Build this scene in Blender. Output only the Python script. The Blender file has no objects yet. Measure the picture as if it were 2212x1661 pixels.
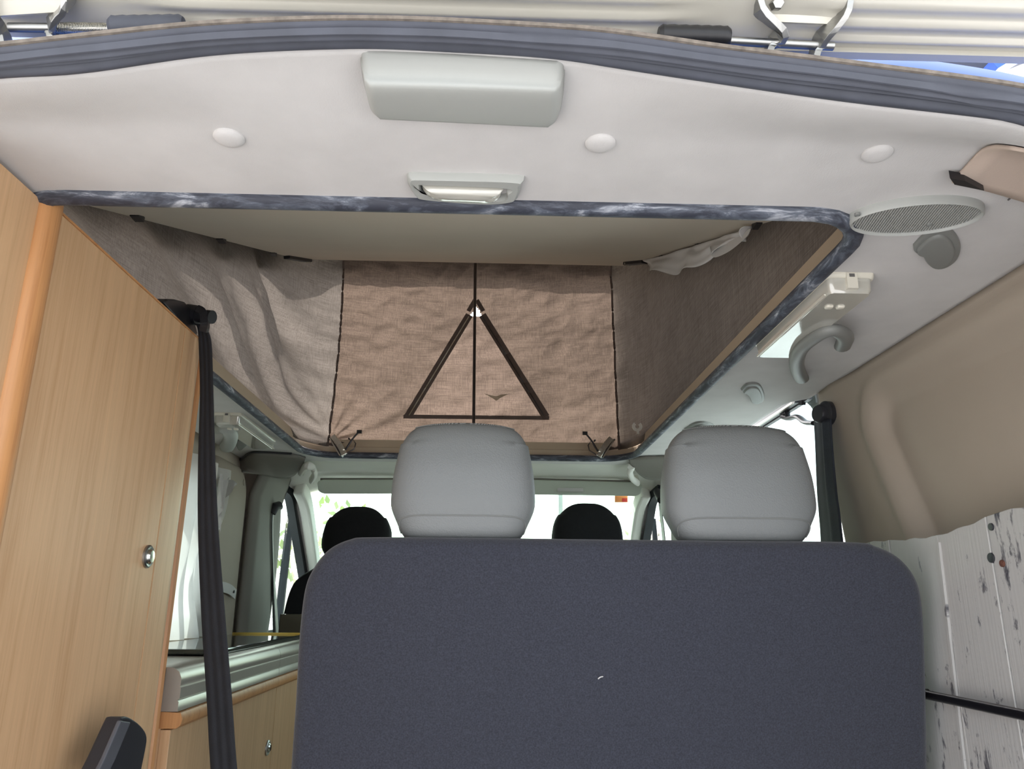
import bpy, bmesh, math, random
import numpy as np
from mathutils import Vector, Matrix, noise

random.seed(7)
S = bpy.context.scene
COL = S.collection

# ------------------------------------------------------------------ camera
F, CX, CY = 1650.0, 1106.0, 830.5
fw = np.array([1050 - CX, 1300 - CY, F]); fw /= np.linalg.norm(fw)
xv = CX + 54000.0
xd = np.array([xv - CX, 1300 + 0.0074 * (xv - 1050) - CY, F]); xd -= fw * (xd @ fw); xd /= np.linalg.norm(xd)
up = -np.cross(fw, xd)
if up[1] > 0: up = -up
RM = np.array([xd, fw, up])
CAM = np.array([0.0, 0.0, 0.92])
cd = bpy.data.cameras.new('camera'); cam = bpy.data.objects.new('camera', cd); COL.objects.link(cam)
cd.sensor_fit = 'HORIZONTAL'; cd.sensor_width = 36.0; cd.lens = 36.0 * F / 2212.0
cd.clip_start = 0.02; cd.clip_end = 400
cx_, cy_, cz_ = RM @ np.array([1, 0, 0]), RM @ np.array([0, -1, 0]), RM @ np.array([0, 0, -1])
M = Matrix(((cx_[0], cy_[0], cz_[0], CAM[0]), (cx_[1], cy_[1], cz_[1], CAM[1]), (cx_[2], cy_[2], cz_[2], CAM[2]), (0, 0, 0, 1)))
cam.matrix_world = M
S.camera = cam

# ------------------------------------------------------------------ world, sun, exposure
W = bpy.data.worlds.new('world'); S.world = W; W.use_nodes = True
wn = W.node_tree; wn.nodes.clear()
wo = wn.nodes.new('ShaderNodeOutputWorld'); wb = wn.nodes.new('ShaderNodeBackground')
sky = wn.nodes.new('ShaderNodeTexSky'); sky.sky_type = 'NISHITA'; sky.sun_disc = False
sky.sun_elevation = math.radians(48); sky.sun_rotation = math.radians(-25); sky.air_density = 1.0; sky.dust_density = 3.0
hs = wn.nodes.new('ShaderNodeHueSaturation'); hs.inputs['Saturation'].default_value = 0.35
wn.links.new(sky.outputs[0], hs.inputs['Color']); wn.links.new(hs.outputs[0], wb.inputs[0]); wn.links.new(wb.outputs[0], wo.inputs[0])
wb.inputs[1].default_value = 0.55
sd = bpy.data.lights.new('sun', 'SUN'); sun = bpy.data.objects.new('sun', sd); COL.objects.link(sun)
sd.energy = 13.0; sd.angle = math.radians(0.8); sd.color = (1.0, 0.96, 0.91)
_az, _el = math.radians(-25), math.radians(48)
sdir = Vector((math.sin(_az) * math.cos(_el), math.cos(_az) * math.cos(_el), math.sin(_el)))
sun.rotation_euler = sdir.to_track_quat('Z', 'Y').to_euler()
S.view_settings.view_transform = 'Standard'; S.view_settings.look = 'None'
S.view_settings.gamma = 1.0; S.view_settings.use_curve_mapping = False
S.view_settings.exposure = 0.55
S.cycles.max_bounces = 16; S.cycles.diffuse_bounces = 10; S.cycles.glossy_bounces = 6
S.cycles.transmission_bounces = 8; S.cycles.transparent_max_bounces = 12

# ------------------------------------------------------------------ pixel rays
def ray(u, v): return RM @ np.array([(u - CX) / F, (v - CY) / F, 1.0])
def hit(u, v, n, d):            # plane n.p = d
    n = np.array(n, float); r = ray(u, v); t = (d - n @ CAM) / (n @ r); return CAM + r * t
def onx(u, v, x): return hit(u, v, (1, 0, 0), x)
def ony(u, v, y): return hit(u, v, (0, 1, 0), y)
def onz(u, v, z): return hit(u, v, (0, 0, 1), z)

# ------------------------------------------------------------------ materials
def _new(name):
    m = bpy.data.materials.new(name); m.use_nodes = True
    nt = m.node_tree; p = nt.nodes['Principled BSDF']; return m, nt, p
def lin(c): return tuple(((x / 255.0) / 12.92 if x / 255.0 <= 0.04045 else ((x / 255.0 + 0.055) / 1.055) ** 2.4) for x in c) + (1.0,)
def ramp(nt, fac, stops):
    r = nt.nodes.new('ShaderNodeValToRGB'); e = r.color_ramp.elements
    e[0].position, e[0].color = stops[0]; e[1].position, e[1].color = stops[-1]
    for s in stops[1:-1]:
        n = e.new(s[0]); n.color = s[1]
    nt.links.new(fac, r.inputs[0]); return r
def coords(nt, scale=(1, 1, 1), rot=(0, 0, 0)):
    t = nt.nodes.new('ShaderNodeTexCoord'); mp = nt.nodes.new('ShaderNodeMapping')
    mp.inputs['Scale'].default_value = scale; mp.inputs['Rotation'].default_value = rot
    nt.links.new(t.outputs['Object'], mp.inputs[0]); return mp.outputs[0]
def noise_n(nt, vec, scale, detail=3.0, rough=0.5, dist=0.0):
    n = nt.nodes.new('ShaderNodeTexNoise'); n.inputs['Scale'].default_value = scale
    n.inputs['Detail'].default_value = detail; n.inputs['Roughness'].default_value = rough
    n.inputs['Distortion'].default_value = dist
    nt.links.new(vec, n.inputs['Vector']); return n.outputs['Fac']
def bump(nt, p, h, dist=0.001, strength=0.5):
    b = nt.nodes.new('ShaderNodeBump'); b.inputs['Distance'].default_value = dist; b.inputs['Strength'].default_value = strength
    nt.links.new(h, b.inputs['Height']); nt.links.new(b.outputs[0], p.inputs['Normal']); return b
def mat(name, c, rough=0.6, metal=0.0, var=0.08, vscale=6.0, bscale=None, bstr=0.3, bdist=0.001, stretch=(1, 1, 1), spec=0.5, coat=0.0, sheen=0.0):
    m, nt, p = _new(name); base = lin(c)
    v = coords(nt); n = noise_n(nt, v, vscale, 4.0)
    lo = tuple(x * (1 - var) for x in base[:3]) + (1,); hi = tuple(min(1, x * (1 + var)) for x in base[:3]) + (1,)
    r = ramp(nt, n, [(0.3, lo), (0.7, hi)]); nt.links.new(r.outputs[0], p.inputs['Base Color'])
    p.inputs['Roughness'].default_value = rough; p.inputs['Metallic'].default_value = metal
    p.inputs['Specular IOR Level'].default_value = spec; p.inputs['Coat Weight'].default_value = coat
    p.inputs['Sheen Weight'].default_value = sheen
    if bscale:
        b = noise_n(nt, coords(nt, stretch), bscale, 3.0); bump(nt, p, b, bdist, bstr)
    return m
def wood(name, c, dark, scale=(60, 60, 2.2), rough=0.42, amt=1.0):
    m, nt, p = _new(name)
    a = noise_n(nt, coords(nt, scale), 1.0, 6.0, 0.65, 0.4)
    b = noise_n(nt, coords(nt, tuple(s * 5 for s in scale)), 1.0, 3.0, 0.6)
    mx = nt.nodes.new('ShaderNodeMath'); mx.operation = 'MULTIPLY_ADD'; mx.inputs[1].default_value = 0.45
    nt.links.new(b, mx.inputs[0]); nt.links.new(a, mx.inputs[2])
    r = ramp(nt, mx.outputs[0], [(0.42, lin(dark)), (0.72, lin(c)), (0.98, tuple(min(1, x * 1.12) for x in lin(c)[:3]) + (1,))])
    nt.links.new(r.outputs[0], p.inputs['Base Color']); p.inputs['Roughness'].default_value = rough
    bump(nt, p, b, 0.0004, 0.15); return m

m_head = mat('headliner_felt', (200, 198, 196), 0.95, var=0.05, vscale=14, bscale=900, bstr=0.35, bdist=0.0006, stretch=(1, .25, 1), sheen=0.15)
m_cabhead = mat('cab_headliner', (226, 226, 218), 0.9, var=0.03, bscale=700, bstr=0.2)
m_cabgrey = mat('cab_grey_trim', (116, 112, 105), 0.75, var=0.04, bscale=500, bstr=0.15)
m_grey = mat('grey_plastic', (165, 167, 163), 0.5, var=0.02, bscale=800, bstr=0.12, bdist=0.0004)
m_greyd = mat('dark_grey_plastic', (128, 130, 127), 0.45, var=0.03, bscale=800, bstr=0.12, bdist=0.0004)
m_wall = mat('beige_side_trim', (164, 152, 138), 0.7, var=0.05, vscale=3, bscale=420, bstr=0.25, bdist=0.0006)
m_pillar = mat('peach_pillar_trim', (200, 182, 168), 0.75, var=0.03, bscale=500, bstr=0.15)
m_bench = mat('charcoal_fabric', (50, 52, 62), 0.97, var=0.35, vscale=420, bscale=520, bstr=0.5, bdist=0.0012, sheen=0.2)
m_black = mat('black_plastic', (26, 26, 30), 0.4, var=0.1)
m_bplast = mat('charcoal_plastic', (44, 45, 50), 0.38, var=0.1, bscale=600, bstr=0.2)
m_blackcloth = mat('black_seat_cloth', (17, 17, 20), 0.95, var=0.2, vscale=60, bscale=300, bstr=0.4)
m_rubber = mat('grey_rubber', (72, 75, 85), 0.62, var=0.12, vscale=30, bscale=200, bstr=0.15)
m_drubber = mat('black_rubber', (34, 39, 43), 0.5, var=0.12, vscale=30)
m_chrome = mat('chrome', (215, 213, 205), 0.22, metal=1.0, var=0.06)
m_steel = mat('brushed_steel', (170, 170, 168), 0.35, metal=1.0, var=0.08)
m_darkmetal = mat('dark_metal', (88, 84, 84), 0.28, metal=1.0, var=0.1)
m_gate = mat('champagne_silver_paint', (200, 196, 184), 0.34, metal=0.2, var=0.03, coat=0.3)
m_blue = mat('blue_body_paint', (40, 88, 176), 0.3, metal=0.1, var=0.05, coat=0.5)
m_bluegrey = mat('dusty_blue_shell', (120, 135, 160), 0.6, var=0.12, vscale=20)
m_darkshell = mat('dark_blue_shell', (48, 52, 70), 0.4, var=0.1)
m_rail = mat('beige_frame_plastic', (176, 158, 136), 0.55, var=0.03)
m_bed = mat('beige_roof_board', (196, 186, 172), 0.75, var=0.04, vscale=3, bscale=300, bstr=0.1)
m_white = mat('white_cloth', (200, 198, 196), 0.9, var=0.04, bscale=600, bstr=0.2)
m_whiteplast = mat('white_plastic', (222, 220, 212), 0.4, var=0.02)
m_wood = wood('beech_laminate', (206, 168, 128), (188, 146, 104))
m_woodedge = wood('beech_edging', (196, 142, 92), (168, 112, 68), (90, 90, 3))
m_silvertrim = mat('silver_trim', (182, 176, 166), 0.33, metal=0.5, var=0.05)
m_worktop = mat('grey_worktop', (176, 172, 162), 0.35, var=0.06, vscale=30)
m_hob = mat('smoked_glass_lid', (66, 70, 66), 0.06, var=0.03, spec=0.8)
m_brass = mat('brass_strip', (212, 180, 96), 0.25, metal=1.0, var=0.05)
m_ground = mat('pale_paving', (158, 158, 158), 0.9, var=0.12, vscale=1.2, bscale=40, bstr=0.3)
m_leaf = mat('leaf', (168, 182, 120), 0.6, var=0.3, vscale=3)
m_bark = mat('bark', (90, 76, 62), 0.9, var=0.2)
m_seam = mat('dark_thread', (96, 94, 92), 0.9, var=0.1)
m_stitch = mat('grey_piping', (120, 122, 120), 0.7, var=0.1)
m_orange = mat('orange_sticker', (236, 150, 92), 0.6, var=0.1)
m_red = mat('red_print', (206, 60, 62), 0.6, var=0.1)
m_floor = mat('grey_floor', (90, 88, 86), 0.7, var=0.1)
m_lampbody = mat('cream_lamp_plastic', (216, 212, 198), 0.3, var=0.02)

# leatherette
m_leather, nt, p = _new('grey_leatherette')
p.inputs['Base Color'].default_value = lin((118, 121, 121)); p.inputs['Roughness'].default_value = 0.5
vo = nt.nodes.new('ShaderNodeTexVoronoi'); vo.inputs['Scale'].default_value = 420
nt.links.new(coords(nt), vo.inputs['Vector']); bump(nt, p, vo.outputs['Distance'], 0.0007, 0.5)

# chalky roof opening seal
m_seal, nt, p = _new('chalky_rubber_seal')
n1 = noise_n(nt, coords(nt, (9, 9, 60)), 1.6, 7.0, 0.7, 0.6)
r = ramp(nt, n1, [(0.44, lin((52, 55, 66))), (0.56, lin((88, 94, 106))), (0.72, lin((196, 200, 208)))])
nt.links.new(r.outputs[0], p.inputs['Base Color']); p.inputs['Roughness'].default_value = 0.6; bump(nt, p, n1, 0.0006, 0.3)

# tent canvas: diffuse + translucent
def canvas(name, c, tc, trans=0.5):
    m, nt, p = _new(name); nt.nodes.remove(p)
    out = nt.nodes['Material Output']
    w1 = noise_n(nt, coords(nt, (18, 18, 700)), 1.0, 3.0, 0.6); w2 = noise_n(nt, coords(nt, (500, 500, 10)), 1.0, 3.0, 0.6)
    big = noise_n(nt, coords(nt), 5.0, 5.0)
    ad = nt.nodes.new('ShaderNodeMath'); ad.operation = 'ADD'; nt.links.new(w1, ad.inputs[0]); nt.links.new(w2, ad.inputs[1])
    a2 = nt.nodes.new('ShaderNodeMath'); a2.operation = 'MULTIPLY_ADD'; a2.inputs[1].default_value = 0.5
    nt.links.new(big, a2.inputs[0]); nt.links.new(ad.outputs[0], a2.inputs[2])
    r1 = ramp(nt, a2.outputs[0], [(0.95, tuple(x * .72 for x in lin(c)[:3]) + (1,)), (1.55, tuple(min(1, x * 1.2) for x in lin(c)[:3]) + (1,))])
    r2 = ramp(nt, a2.outputs[0], [(0.95, tuple(x * .66 for x in lin(tc)[:3]) + (1,)), (1.55, tuple(min(1, x * 1.25) for x in lin(tc)[:3]) + (1,))])
    # ramp positions live in 0..1: rescale
    for rr in (r1, r2):
        mr = nt.nodes.new('ShaderNodeMapRange'); mr.inputs['From Min'].default_value = 0.8; mr.inputs['From Max'].default_value = 1.7
        nt.links.new(a2.outputs[0], mr.inputs[0]); nt.links.new(mr.outputs[0], rr.inputs[0])
        rr.color_ramp.elements[0].position = 0.25; rr.color_ramp.elements[1].position = 0.75
    d = nt.nodes.new('ShaderNodeBsdfDiffuse'); t = nt.nodes.new('ShaderNodeBsdfTranslucent'); mx = nt.nodes.new('ShaderNodeMixShader')
    nt.links.new(r1.outputs[0], d.inputs[0]); nt.links.new(r2.outputs[0], t.inputs[0])
    bp = nt.nodes.new('ShaderNodeBump'); bp.inputs['Distance'].default_value = 0.0008; bp.inputs['Strength'].default_value = 0.4
    nt.links.new(ad.outputs[0], bp.inputs['Height']); nt.links.new(bp.outputs[0], d.inputs['Normal'])
    mx.inputs[0].default_value = trans
    nt.links.new(d.outputs[0], mx.inputs[1]); nt.links.new(t.outputs[0], mx.inputs[2]); nt.links.new(mx.outputs[0], out.inputs[0])
    return m
m_canvas = canvas('brown_canvas', (94, 84, 81), (78, 67, 59), 0.42)
m_canvasL = canvas('grey_canvas', (112, 105, 100), (84, 78, 73), 0.38)
m_canvasR = canvas('grey_canvas_right', (108, 100, 93), (100, 90, 82), 0.2)
m_net = canvas('mesh_fabric', (92, 81, 77), (86, 74, 66), 0.45)
m_zip = mat('dark_brown_tape', (92, 78, 72), 0.85, var=0.1)

# curtain
m_curtain, nt, p = _new('white_curtain'); nt.nodes.remove(p)
d = nt.nodes.new('ShaderNodeBsdfDiffuse'); t = nt.nodes.new('ShaderNodeBsdfTranslucent'); mx = nt.nodes.new('ShaderNodeMixShader'); mx.inputs[0].default_value = 0.25
r = ramp(nt, noise_n(nt, coords(nt), 8, 4), [(0.3, lin((214, 210, 204))), (0.7, lin((228, 226, 222)))])
nt.links.new(r.outputs[0], d.inputs[0]); nt.links.new(r.outputs[0], t.inputs[0])
nt.links.new(d.outputs[0], mx.inputs[1]); nt.links.new(t.outputs[0], mx.inputs[2]); nt.links.new(mx.outputs[0], nt.nodes['Material Output'].inputs[0])

# glass panes (thin)
def glass(name, tint):
    m, nt, p = _new(name); nt.nodes.remove(p)
    tr = nt.nodes.new('ShaderNodeBsdfTransparent'); gl = nt.nodes.new('ShaderNodeBsdfGlossy'); mx = nt.nodes.new('ShaderNodeMixShader')
    n = noise_n(nt, coords(nt), 3.0); r = ramp(nt, n, [(0.0, tuple(x * .97 for x in tint) + (1,)), (1.0, tint + (1,))])
    nt.links.new(r.outputs[0], tr.inputs[0]); gl.inputs['Roughness'].default_value = 0.02
    fr = nt.nodes.new('ShaderNodeLayerWeight'); fr.inputs['Blend'].default_value = 0.5
    pw = nt.nodes.new('ShaderNodeMath'); pw.operation = 'POWER'; pw.inputs[1].default_value = 4.0
    ml = nt.nodes.new('ShaderNodeMath'); ml.operation = 'MULTIPLY_ADD'; ml.inputs[1].default_value = 0.7; ml.inputs[2].default_value = 0.03
    nt.links.new(fr.outputs['Facing'], pw.inputs[0]); nt.links.new(pw.outputs[0], ml.inputs[0])
    nt.links.new(ml.outputs[0], mx.inputs[0]); nt.links.new(tr.outputs[0], mx.inputs[1]); nt.links.new(gl.outputs[0], mx.inputs[2])
    nt.links.new(mx.outputs[0], nt.nodes['Material Output'].inputs[0]); return m
m_glassF = glass('windscreen_glass', (0.82, 0.93, 0.86))
m_glassS = glass('side_glass', (0.86, 0.94, 0.93))
# frosted lamp lens
m_lens, nt, p = _new('clear_lamp_lens')
p.inputs['Base Color'].default_value = lin((188, 186, 176)); p.inputs['Roughness'].default_value = 0.08; p.inputs['Coat IOR'].default_value = 1.8
p.inputs['Specular IOR Level'].default_value = 0.8; p.inputs['Coat Weight'].default_value = 1.0; p.inputs['Coat Roughness'].default_value = 0.04
bump(nt, p, noise_n(nt, coords(nt), 260, 2), 0.0004, 0.15)

# white painted board with scuffs
m_board, nt, p = _new('scuffed_white_paint')
a = noise_n(nt, coords(nt, (1, 26, 9)), 1.5, 8.0, 0.72, 0.3); b = noise_n(nt, coords(nt), 5.0, 3.0)
gr = noise_n(nt, coords(nt, (1, 220, 3)), 1.0, 2.0)
mm = nt.nodes.new('ShaderNodeMath'); mm.operation = 'MULTIPLY_ADD'; mm.inputs[1].default_value = 0.35
nt.links.new(b, mm.inputs[0]); nt.links.new(a, mm.inputs[2])
r = ramp(nt, mm.outputs[0], [(0.0, lin((172, 170, 167))), (0.765, lin((182, 180, 177))), (0.81, lin((120, 118, 120))), (0.87, lin((66, 66, 74)))])
nt.links.new(r.outputs[0], p.inputs['Base Color']); p.inputs['Roughness'].default_value = 0.6; bump(nt, p, gr, 0.0012, 0.5)

# ------------------------------------------------------------------ builders
def prop(o, label=None, cat=None, group=None, kind=None):
    if label: o['label'] = label
    if cat: o['category'] = cat
    if group: o['group'] = group
    if kind: o['kind'] = kind
    return o
def thing(name, loc, label, cat, group=None):
    o = bpy.data.objects.new(name, None); o.empty_display_size = 0.05; o.location = tuple(float(x) for x in loc)
    COL.objects.link(o); return prop(o, label, cat, group)
def org(parent):
    v = Vector((0, 0, 0))
    while parent is not None:
        v += parent.location; parent = parent.parent
    return v
def obj(name, vs, fs, m, parent=None, smooth=True, sharp=None):
    """one mesh object; vs in world coordinates; a top-level mesh gets its origin at its base"""
    vs = [tuple(float(c) for c in v) for v in vs]
    if parent is None:
        a = np.array(vs); o0 = Vector(((a[:, 0].min() + a[:, 0].max()) / 2, (a[:, 1].min() + a[:, 1].max()) / 2, a[:, 2].min()))
    else:
        o0 = org(parent)
    me = bpy.data.meshes.new(name); me.from_pydata([(x - o0.x, y - o0.y, z - o0.z) for x, y, z in vs], [], [tuple(f) for f in fs])
    me.validate(); bm = bmesh.new(); bm.from_mesh(me); bmesh.ops.remove_doubles(bm, verts=bm.verts, dist=1e-6)
    bmesh.ops.recalc_face_normals(bm, faces=bm.faces); bm.to_mesh(me); bm.free()
    if smooth:
        me.polygons.foreach_set('use_smooth', [True] * len(me.polygons))
        try: me.set_sharp_from_angle(angle=math.radians(sharp or 38))
        except Exception: pass
    me.materials.append(m)
    o = bpy.data.objects.new(name, me); COL.objects.link(o)
    if parent is None: o.location = o0
    else: o.parent = parent
    return o
def grid(fn, nu, nv):
    vs = [tuple(fn(i / nu, j / nv)) for j in range(nv + 1) for i in range(nu + 1)]
    fs = [(j * (nu + 1) + i, j * (nu + 1) + i + 1, (j + 1) * (nu + 1) + i + 1, (j + 1) * (nu + 1) + i) for j in range(nv) for i in range(nu)]
    return vs, fs
def thick(o, t, offset=0.0):
    md = o.modifiers.new('thickness', 'SOLIDIFY'); md.thickness = t; md.offset = offset; return o
def bevel(o, w, seg=2):
    md = o.modifiers.new('bevel', 'BEVEL'); md.width = w; md.segments = seg; md.limit_method = 'ANGLE'; md.angle_limit = math.radians(40); return o
def box(x0, x1, y0, y1, z0, z1):
    vs = [(x, y, z) for z in (z0, z1) for y in (y0, y1) for x in (x0, x1)]
    return vs, [(0, 2, 3, 1), (4, 5, 7, 6), (0, 1, 5, 4), (2, 6, 7, 3), (0, 4, 6, 2), (1, 3, 7, 5)]
def join(*parts):
    V, Fc = [], []
    for vs, fs in parts:
        k = len(V); V += list(vs); Fc += [tuple(i + k for i in f) for f in fs]
    return V, Fc
def resample(pts, n):
    p = np.array(pts, float); d = np.r_[0, np.cumsum(np.linalg.norm(np.diff(p, axis=0), axis=1))]
    s = np.linspace(0, d[-1], n); return np.stack([np.interp(s, d, p[:, k]) for k in range(p.shape[1])], 1)
def spline(pts, n):
    """Catmull-Rom through pts, n samples"""
    p = [np.array(q, float) for q in pts]; p = [2 * p[0] - p[1]] + p + [2 * p[-1] - p[-2]]
    out = []; m_ = len(p) - 3
    for k in range(n):
        t = k / (n - 1) * m_; i = min(int(t), m_ - 1); t -= i
        a, b, c, d_ = p[i:i + 4]
        out.append(0.5 * ((2 * b) + (-a + c) * t + (2 * a - 5 * b + 4 * c - d_) * t * t + (-a + 3 * b - 3 * c + d_) * t ** 3))
    return np.array(out)
def sweep(path, prof, ref=(0, 0, 1), closed=False, cap=True, scale=None, closedprof=True):
    """prof: list of (a,b): a along ref, b along tangent x ref"""
    P = np.array(path, float); n = len(P); k = len(prof); vs, fs = [], []
    for i in range(n):
        if closed: t = P[(i + 1) % n] - P[i - 1]
        else: t = P[min(i + 1, n - 1)] - P[max(i - 1, 0)]
        t = t / (np.linalg.norm(t) + 1e-12)
        rf = np.array(ref(i) if callable(ref) else ref, float); a = rf - t * (t @ rf); a /= (np.linalg.norm(a) + 1e-12); b = np.cross(t, a)
        s = scale(i / (n - 1)) if scale else 1.0
        vs += [P[i] + a * (u * s) + b * (w * s) for u, w in prof]
    for i in range(n if closed else n - 1):
        j = (i + 1) % n
        for q in range(k if closedprof else k - 1):
            r_ = (q + 1) % k; fs.append((i * k + q, i * k + r_, j * k + r_, j * k + q))
    if cap and not closed and closedprof: fs += [tuple(range(k))[::-1], tuple((n - 1) * k + q for q in range(k))]
    return vs, fs
def circ(r, n=12, ry=None): return [(r * math.cos(2 * math.pi * i / n), (ry or r) * math.sin(2 * math.pi * i / n)) for i in range(n)]
def rect(w, h): return [(-w / 2, -h / 2), (w / 2, -h / 2), (w / 2, h / 2), (-w / 2, h / 2)]
def tube(path, r, n=10, ref=(0, 0, 1), **k): return sweep(path, circ(r, n), ref, **k)
def cyl(p0, p1, r, n=20, r1=None):
    p0, p1 = np.array(p0, float), np.array(p1, float); ax = p1 - p0
    ref = (0, 0, 1) if abs(ax[2]) < 0.8 * np.linalg.norm(ax) else (1, 0, 0)
    return sweep([p0, p1], circ(1.0, n), ref, scale=lambda t: r + ((r1 if r1 is not None else r) - r) * t)
def lathe(c, axis, prof, n=24):
    """prof: list of (radius, height along axis)"""
    ax = np.array(axis, float); ax /= np.linalg.norm(ax); ref = np.array((0, 0, 1.0)) if abs(ax[2]) < 0.8 else np.array((1.0, 0, 0))
    a = np.cross(ax, ref); a /= np.linalg.norm(a); b = np.cross(ax, a); vs, fs = [], []
    for r_, h in prof:
        vs += [np.array(c) + ax * h + (a * math.cos(2 * math.pi * i / n) + b * math.sin(2 * math.pi * i / n)) * max(r_, 1e-5) for i in range(n)]
    for k in range(len(prof) - 1):
        fs += [(k * n + i, k * n + (i + 1) % n, (k + 1) * n + (i + 1) % n, (k + 1) * n + i) for i in range(n)]
    fs += [tuple(range(n))[::-1], tuple((len(prof) - 1) * n + i for i in range(n))]
    return vs, fs
def prism(poly, off):
    """polygon (3-D pts) extruded by vector off"""
    n = len(poly); off = np.array(off, float); vs = [np.array(p_, float) for p_ in poly] + [np.array(p_, float) + off for p_ in poly]
    return vs, [tuple(range(n))[::-1], tuple(range(n, 2 * n))] + [(i, (i + 1) % n, n + (i + 1) % n, n + i) for i in range(n)]
def dome(poly, off, inset=0.2, rings=4):
    """polygon extruded by off with rounded far rim"""
    P = np.array(poly, float); c = P.mean(0); off = np.array(off, float); n = len(P); vs, fs = [], []
    for k in range(rings + 1):
        t = k / rings * math.pi / 2; s = 1 - inset * (1 - math.cos(t)); vs += [c + (q - c) * s + off * math.sin(t) for q in P]
    for k in range(rings): fs += [(k * n + i, k * n + (i + 1) % n, (k + 1) * n + (i + 1) % n, (k + 1) * n + i) for i in range(n)]
    fs += [tuple(range(n))[::-1], tuple(rings * n + i for i in range(n))]
    return vs, fs
def loft(A, B, n=24, m_=4, bulge=None):
    A, B = spline(A, n + 1), spline(B, n + 1)
    return grid(lambda u, v: A[int(round(u * n))] * (1 - v) + B[int(round(u * n))] * v + (np.array(bulge) * math.sin(math.pi * v) if bulge is not None else 0), n, m_)
def sm(a, b, x):
    t = min(1, max(0, (x - a) / (b - a))); return t * t * (3 - 2 * t)
def rrect(x0, x1, y0, y1, r, n=8):
    out = []
    for cx, cy, a0 in ((x1 - r, y0 + r, -90), (x1 - r, y1 - r, 0), (x0 + r, y1 - r, 90), (x0 + r, y0 + r, 180)):
        for i in range(n + 1):
            a = math.radians(a0 + 90 * i / n); out.append((cx + r * math.cos(a), cy + r * math.sin(a)))
    return out

# ================================================================== SETTING
XC = -0.06            # centre line of the van
HL, HR, HB, HF = -0.62, 0.495, 0.87, 2.57      # roof opening
ZC = 1.40
# tailgate seal edge curves (lower / upper) from the photo at known depth of the rear header
low_px = [(-250, 190), (0, 168), (181, 157), (470, 117), (774, 103), (1000, 112), (1217, 127), (1412, 159), (1810, 217), (2135, 255), (2212, 271), (2400, 330)]
up_px = [(-250, 128), (0, 102), (199, 80), (440, 56), (700, 45), (880, 46), (1062, 54), (1300, 70), (1560, 106), (1855, 143), (2212, 192), (2450, 250)]
YLOW, YUP = 0.60, 0.562
low3 = np.array([ony(u, v, YLOW) for u, v in low_px]); up3 = np.array([ony(u, v, YUP) for u, v in up_px])
_o = np.argsort(low3[:, 0]); lx, lz = low3[_o, 0], low3[_o, 2]
def side_run(p_, sx, y):
    q_ = [(XC + sx * .70, p_[2] - .035), (XC + sx * .775, p_[2] - .11), (XC + sx * .805, p_[2] - .26), (XC + sx * .82, .55), (XC + sx * .82, .02)]
    return np.array([(x + (.0 if y == YLOW else sx * .022), y, z) for x, z in q_])
LOWALL = np.vstack([side_run(low3[0], -1, YLOW)[::-1], low3, side_run(low3[-1], 1, YLOW)])
UPALL = np.vstack([side_run(up3[0], -1, YUP)[::-1], up3, side_run(up3[-1], 1, YUP)])
def zlow(x):
    if x < lx[0]: return lz[0] - (lx[0] - x) ** 2 * 1.6 - (lx[0] - x) * 0.1
    if x > lx[-1]: return lz[-1] - (x - lx[-1]) ** 2 * 1.6 - (x - lx[-1]) * 0.35
    return float(np.interp(x, lx, lz))
def zceil(x, y):
    w = 1 - sm(0.60, 0.72, y)
    return ZC + w * (zlow(x) - ZC)

# ground and floor
vs, fs = grid(lambda u, v: ((u - .5) * 120, (v - .4) * 120, -0.55), 8, 8)
g = obj('ground', vs, fs, m_ground, smooth=False); prop(g, 'pale paved ground outside the van', 'ground', kind='structure')
o = obj('floor', *box(-.87, .80, .56, 4.0, -.04, 0), m_floor, smooth=False); prop(o, 'grey floor of the van', kind='structure')

# headliner with roof opening (rings between opening edge and outer edge)
def hole_pts():
    out = []
    r = 0.085
    for x, y in rrect(HL, HR, HB, HF, r, 10):
        k = (x - XC) / (HR - XC)
        bow = 1 - min(1, abs(k)) ** 2
        y2 = y - 0.030 * bow if y < 1.5 else y + 0.10 * bow
        out.append((x, y2))
    # densify
    P = np.array(out + [out[0]]); return resample(P, 221)[:-1]
HOLE = hole_pts()
def xr(y): return 0.776 - 0.041 * sm(1.775, 1.815, y)
def outer_pt(x, y):
    cx, cy = XC, 1.7; dx, dy = x - cx, y - cy; t = 1.0
    lo, hi = 1.0, 20.0
    for _ in range(40):
        t = (lo + hi) / 2; X, Y = cx + dx * t, cy + dy * t
        ins = (-.875 < X < xr(Y)) and (0.60 < Y < 2.72)
        if ins: lo = t
        else: hi = t
    return cx + dx * lo, cy + dy * lo
NR = 28; vs, fs = [], []; nH = len(HOLE); OUT = [outer_pt(x, y) for x, y in HOLE]
for k in range(NR + 1):
    t = k / NR
    for (x, y), (X, Y) in zip(HOLE, OUT):
        a, b = x + (X - x) * t, y + (Y - y) * t; vs.append((a, b, zceil(a, b)))
for k in range(NR): fs += [(k * nH + i, k * nH + (i + 1) % nH, (k + 1) * nH + (i + 1) % nH, (k + 1) * nH + i) for i in range(nH)]
# fill the two rear corners of the outline
ceiling = obj('ceiling', vs, fs, m_head); thick(ceiling, 0.006, 1.0 if ceiling.data.polygons[0].normal.z > 0 else -1.0)
prop(ceiling, 'off-white felt headliner around the roof opening', kind='structure')
for u, v in ((495, 296), (1297, 308), (1895, 330)):
    c = onz(u, v, ZC); c[2] = zceil(c[0], c[1])
    o = obj('clip', *lathe(c, (0, 0, -1), [(.0165, -.002), (.0165, .0015), (.0145, .004), (.009, .0055), (.002, .006)], 24), m_head, ceiling)
    prop(o, 'round felt-coloured trim clip')

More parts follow.
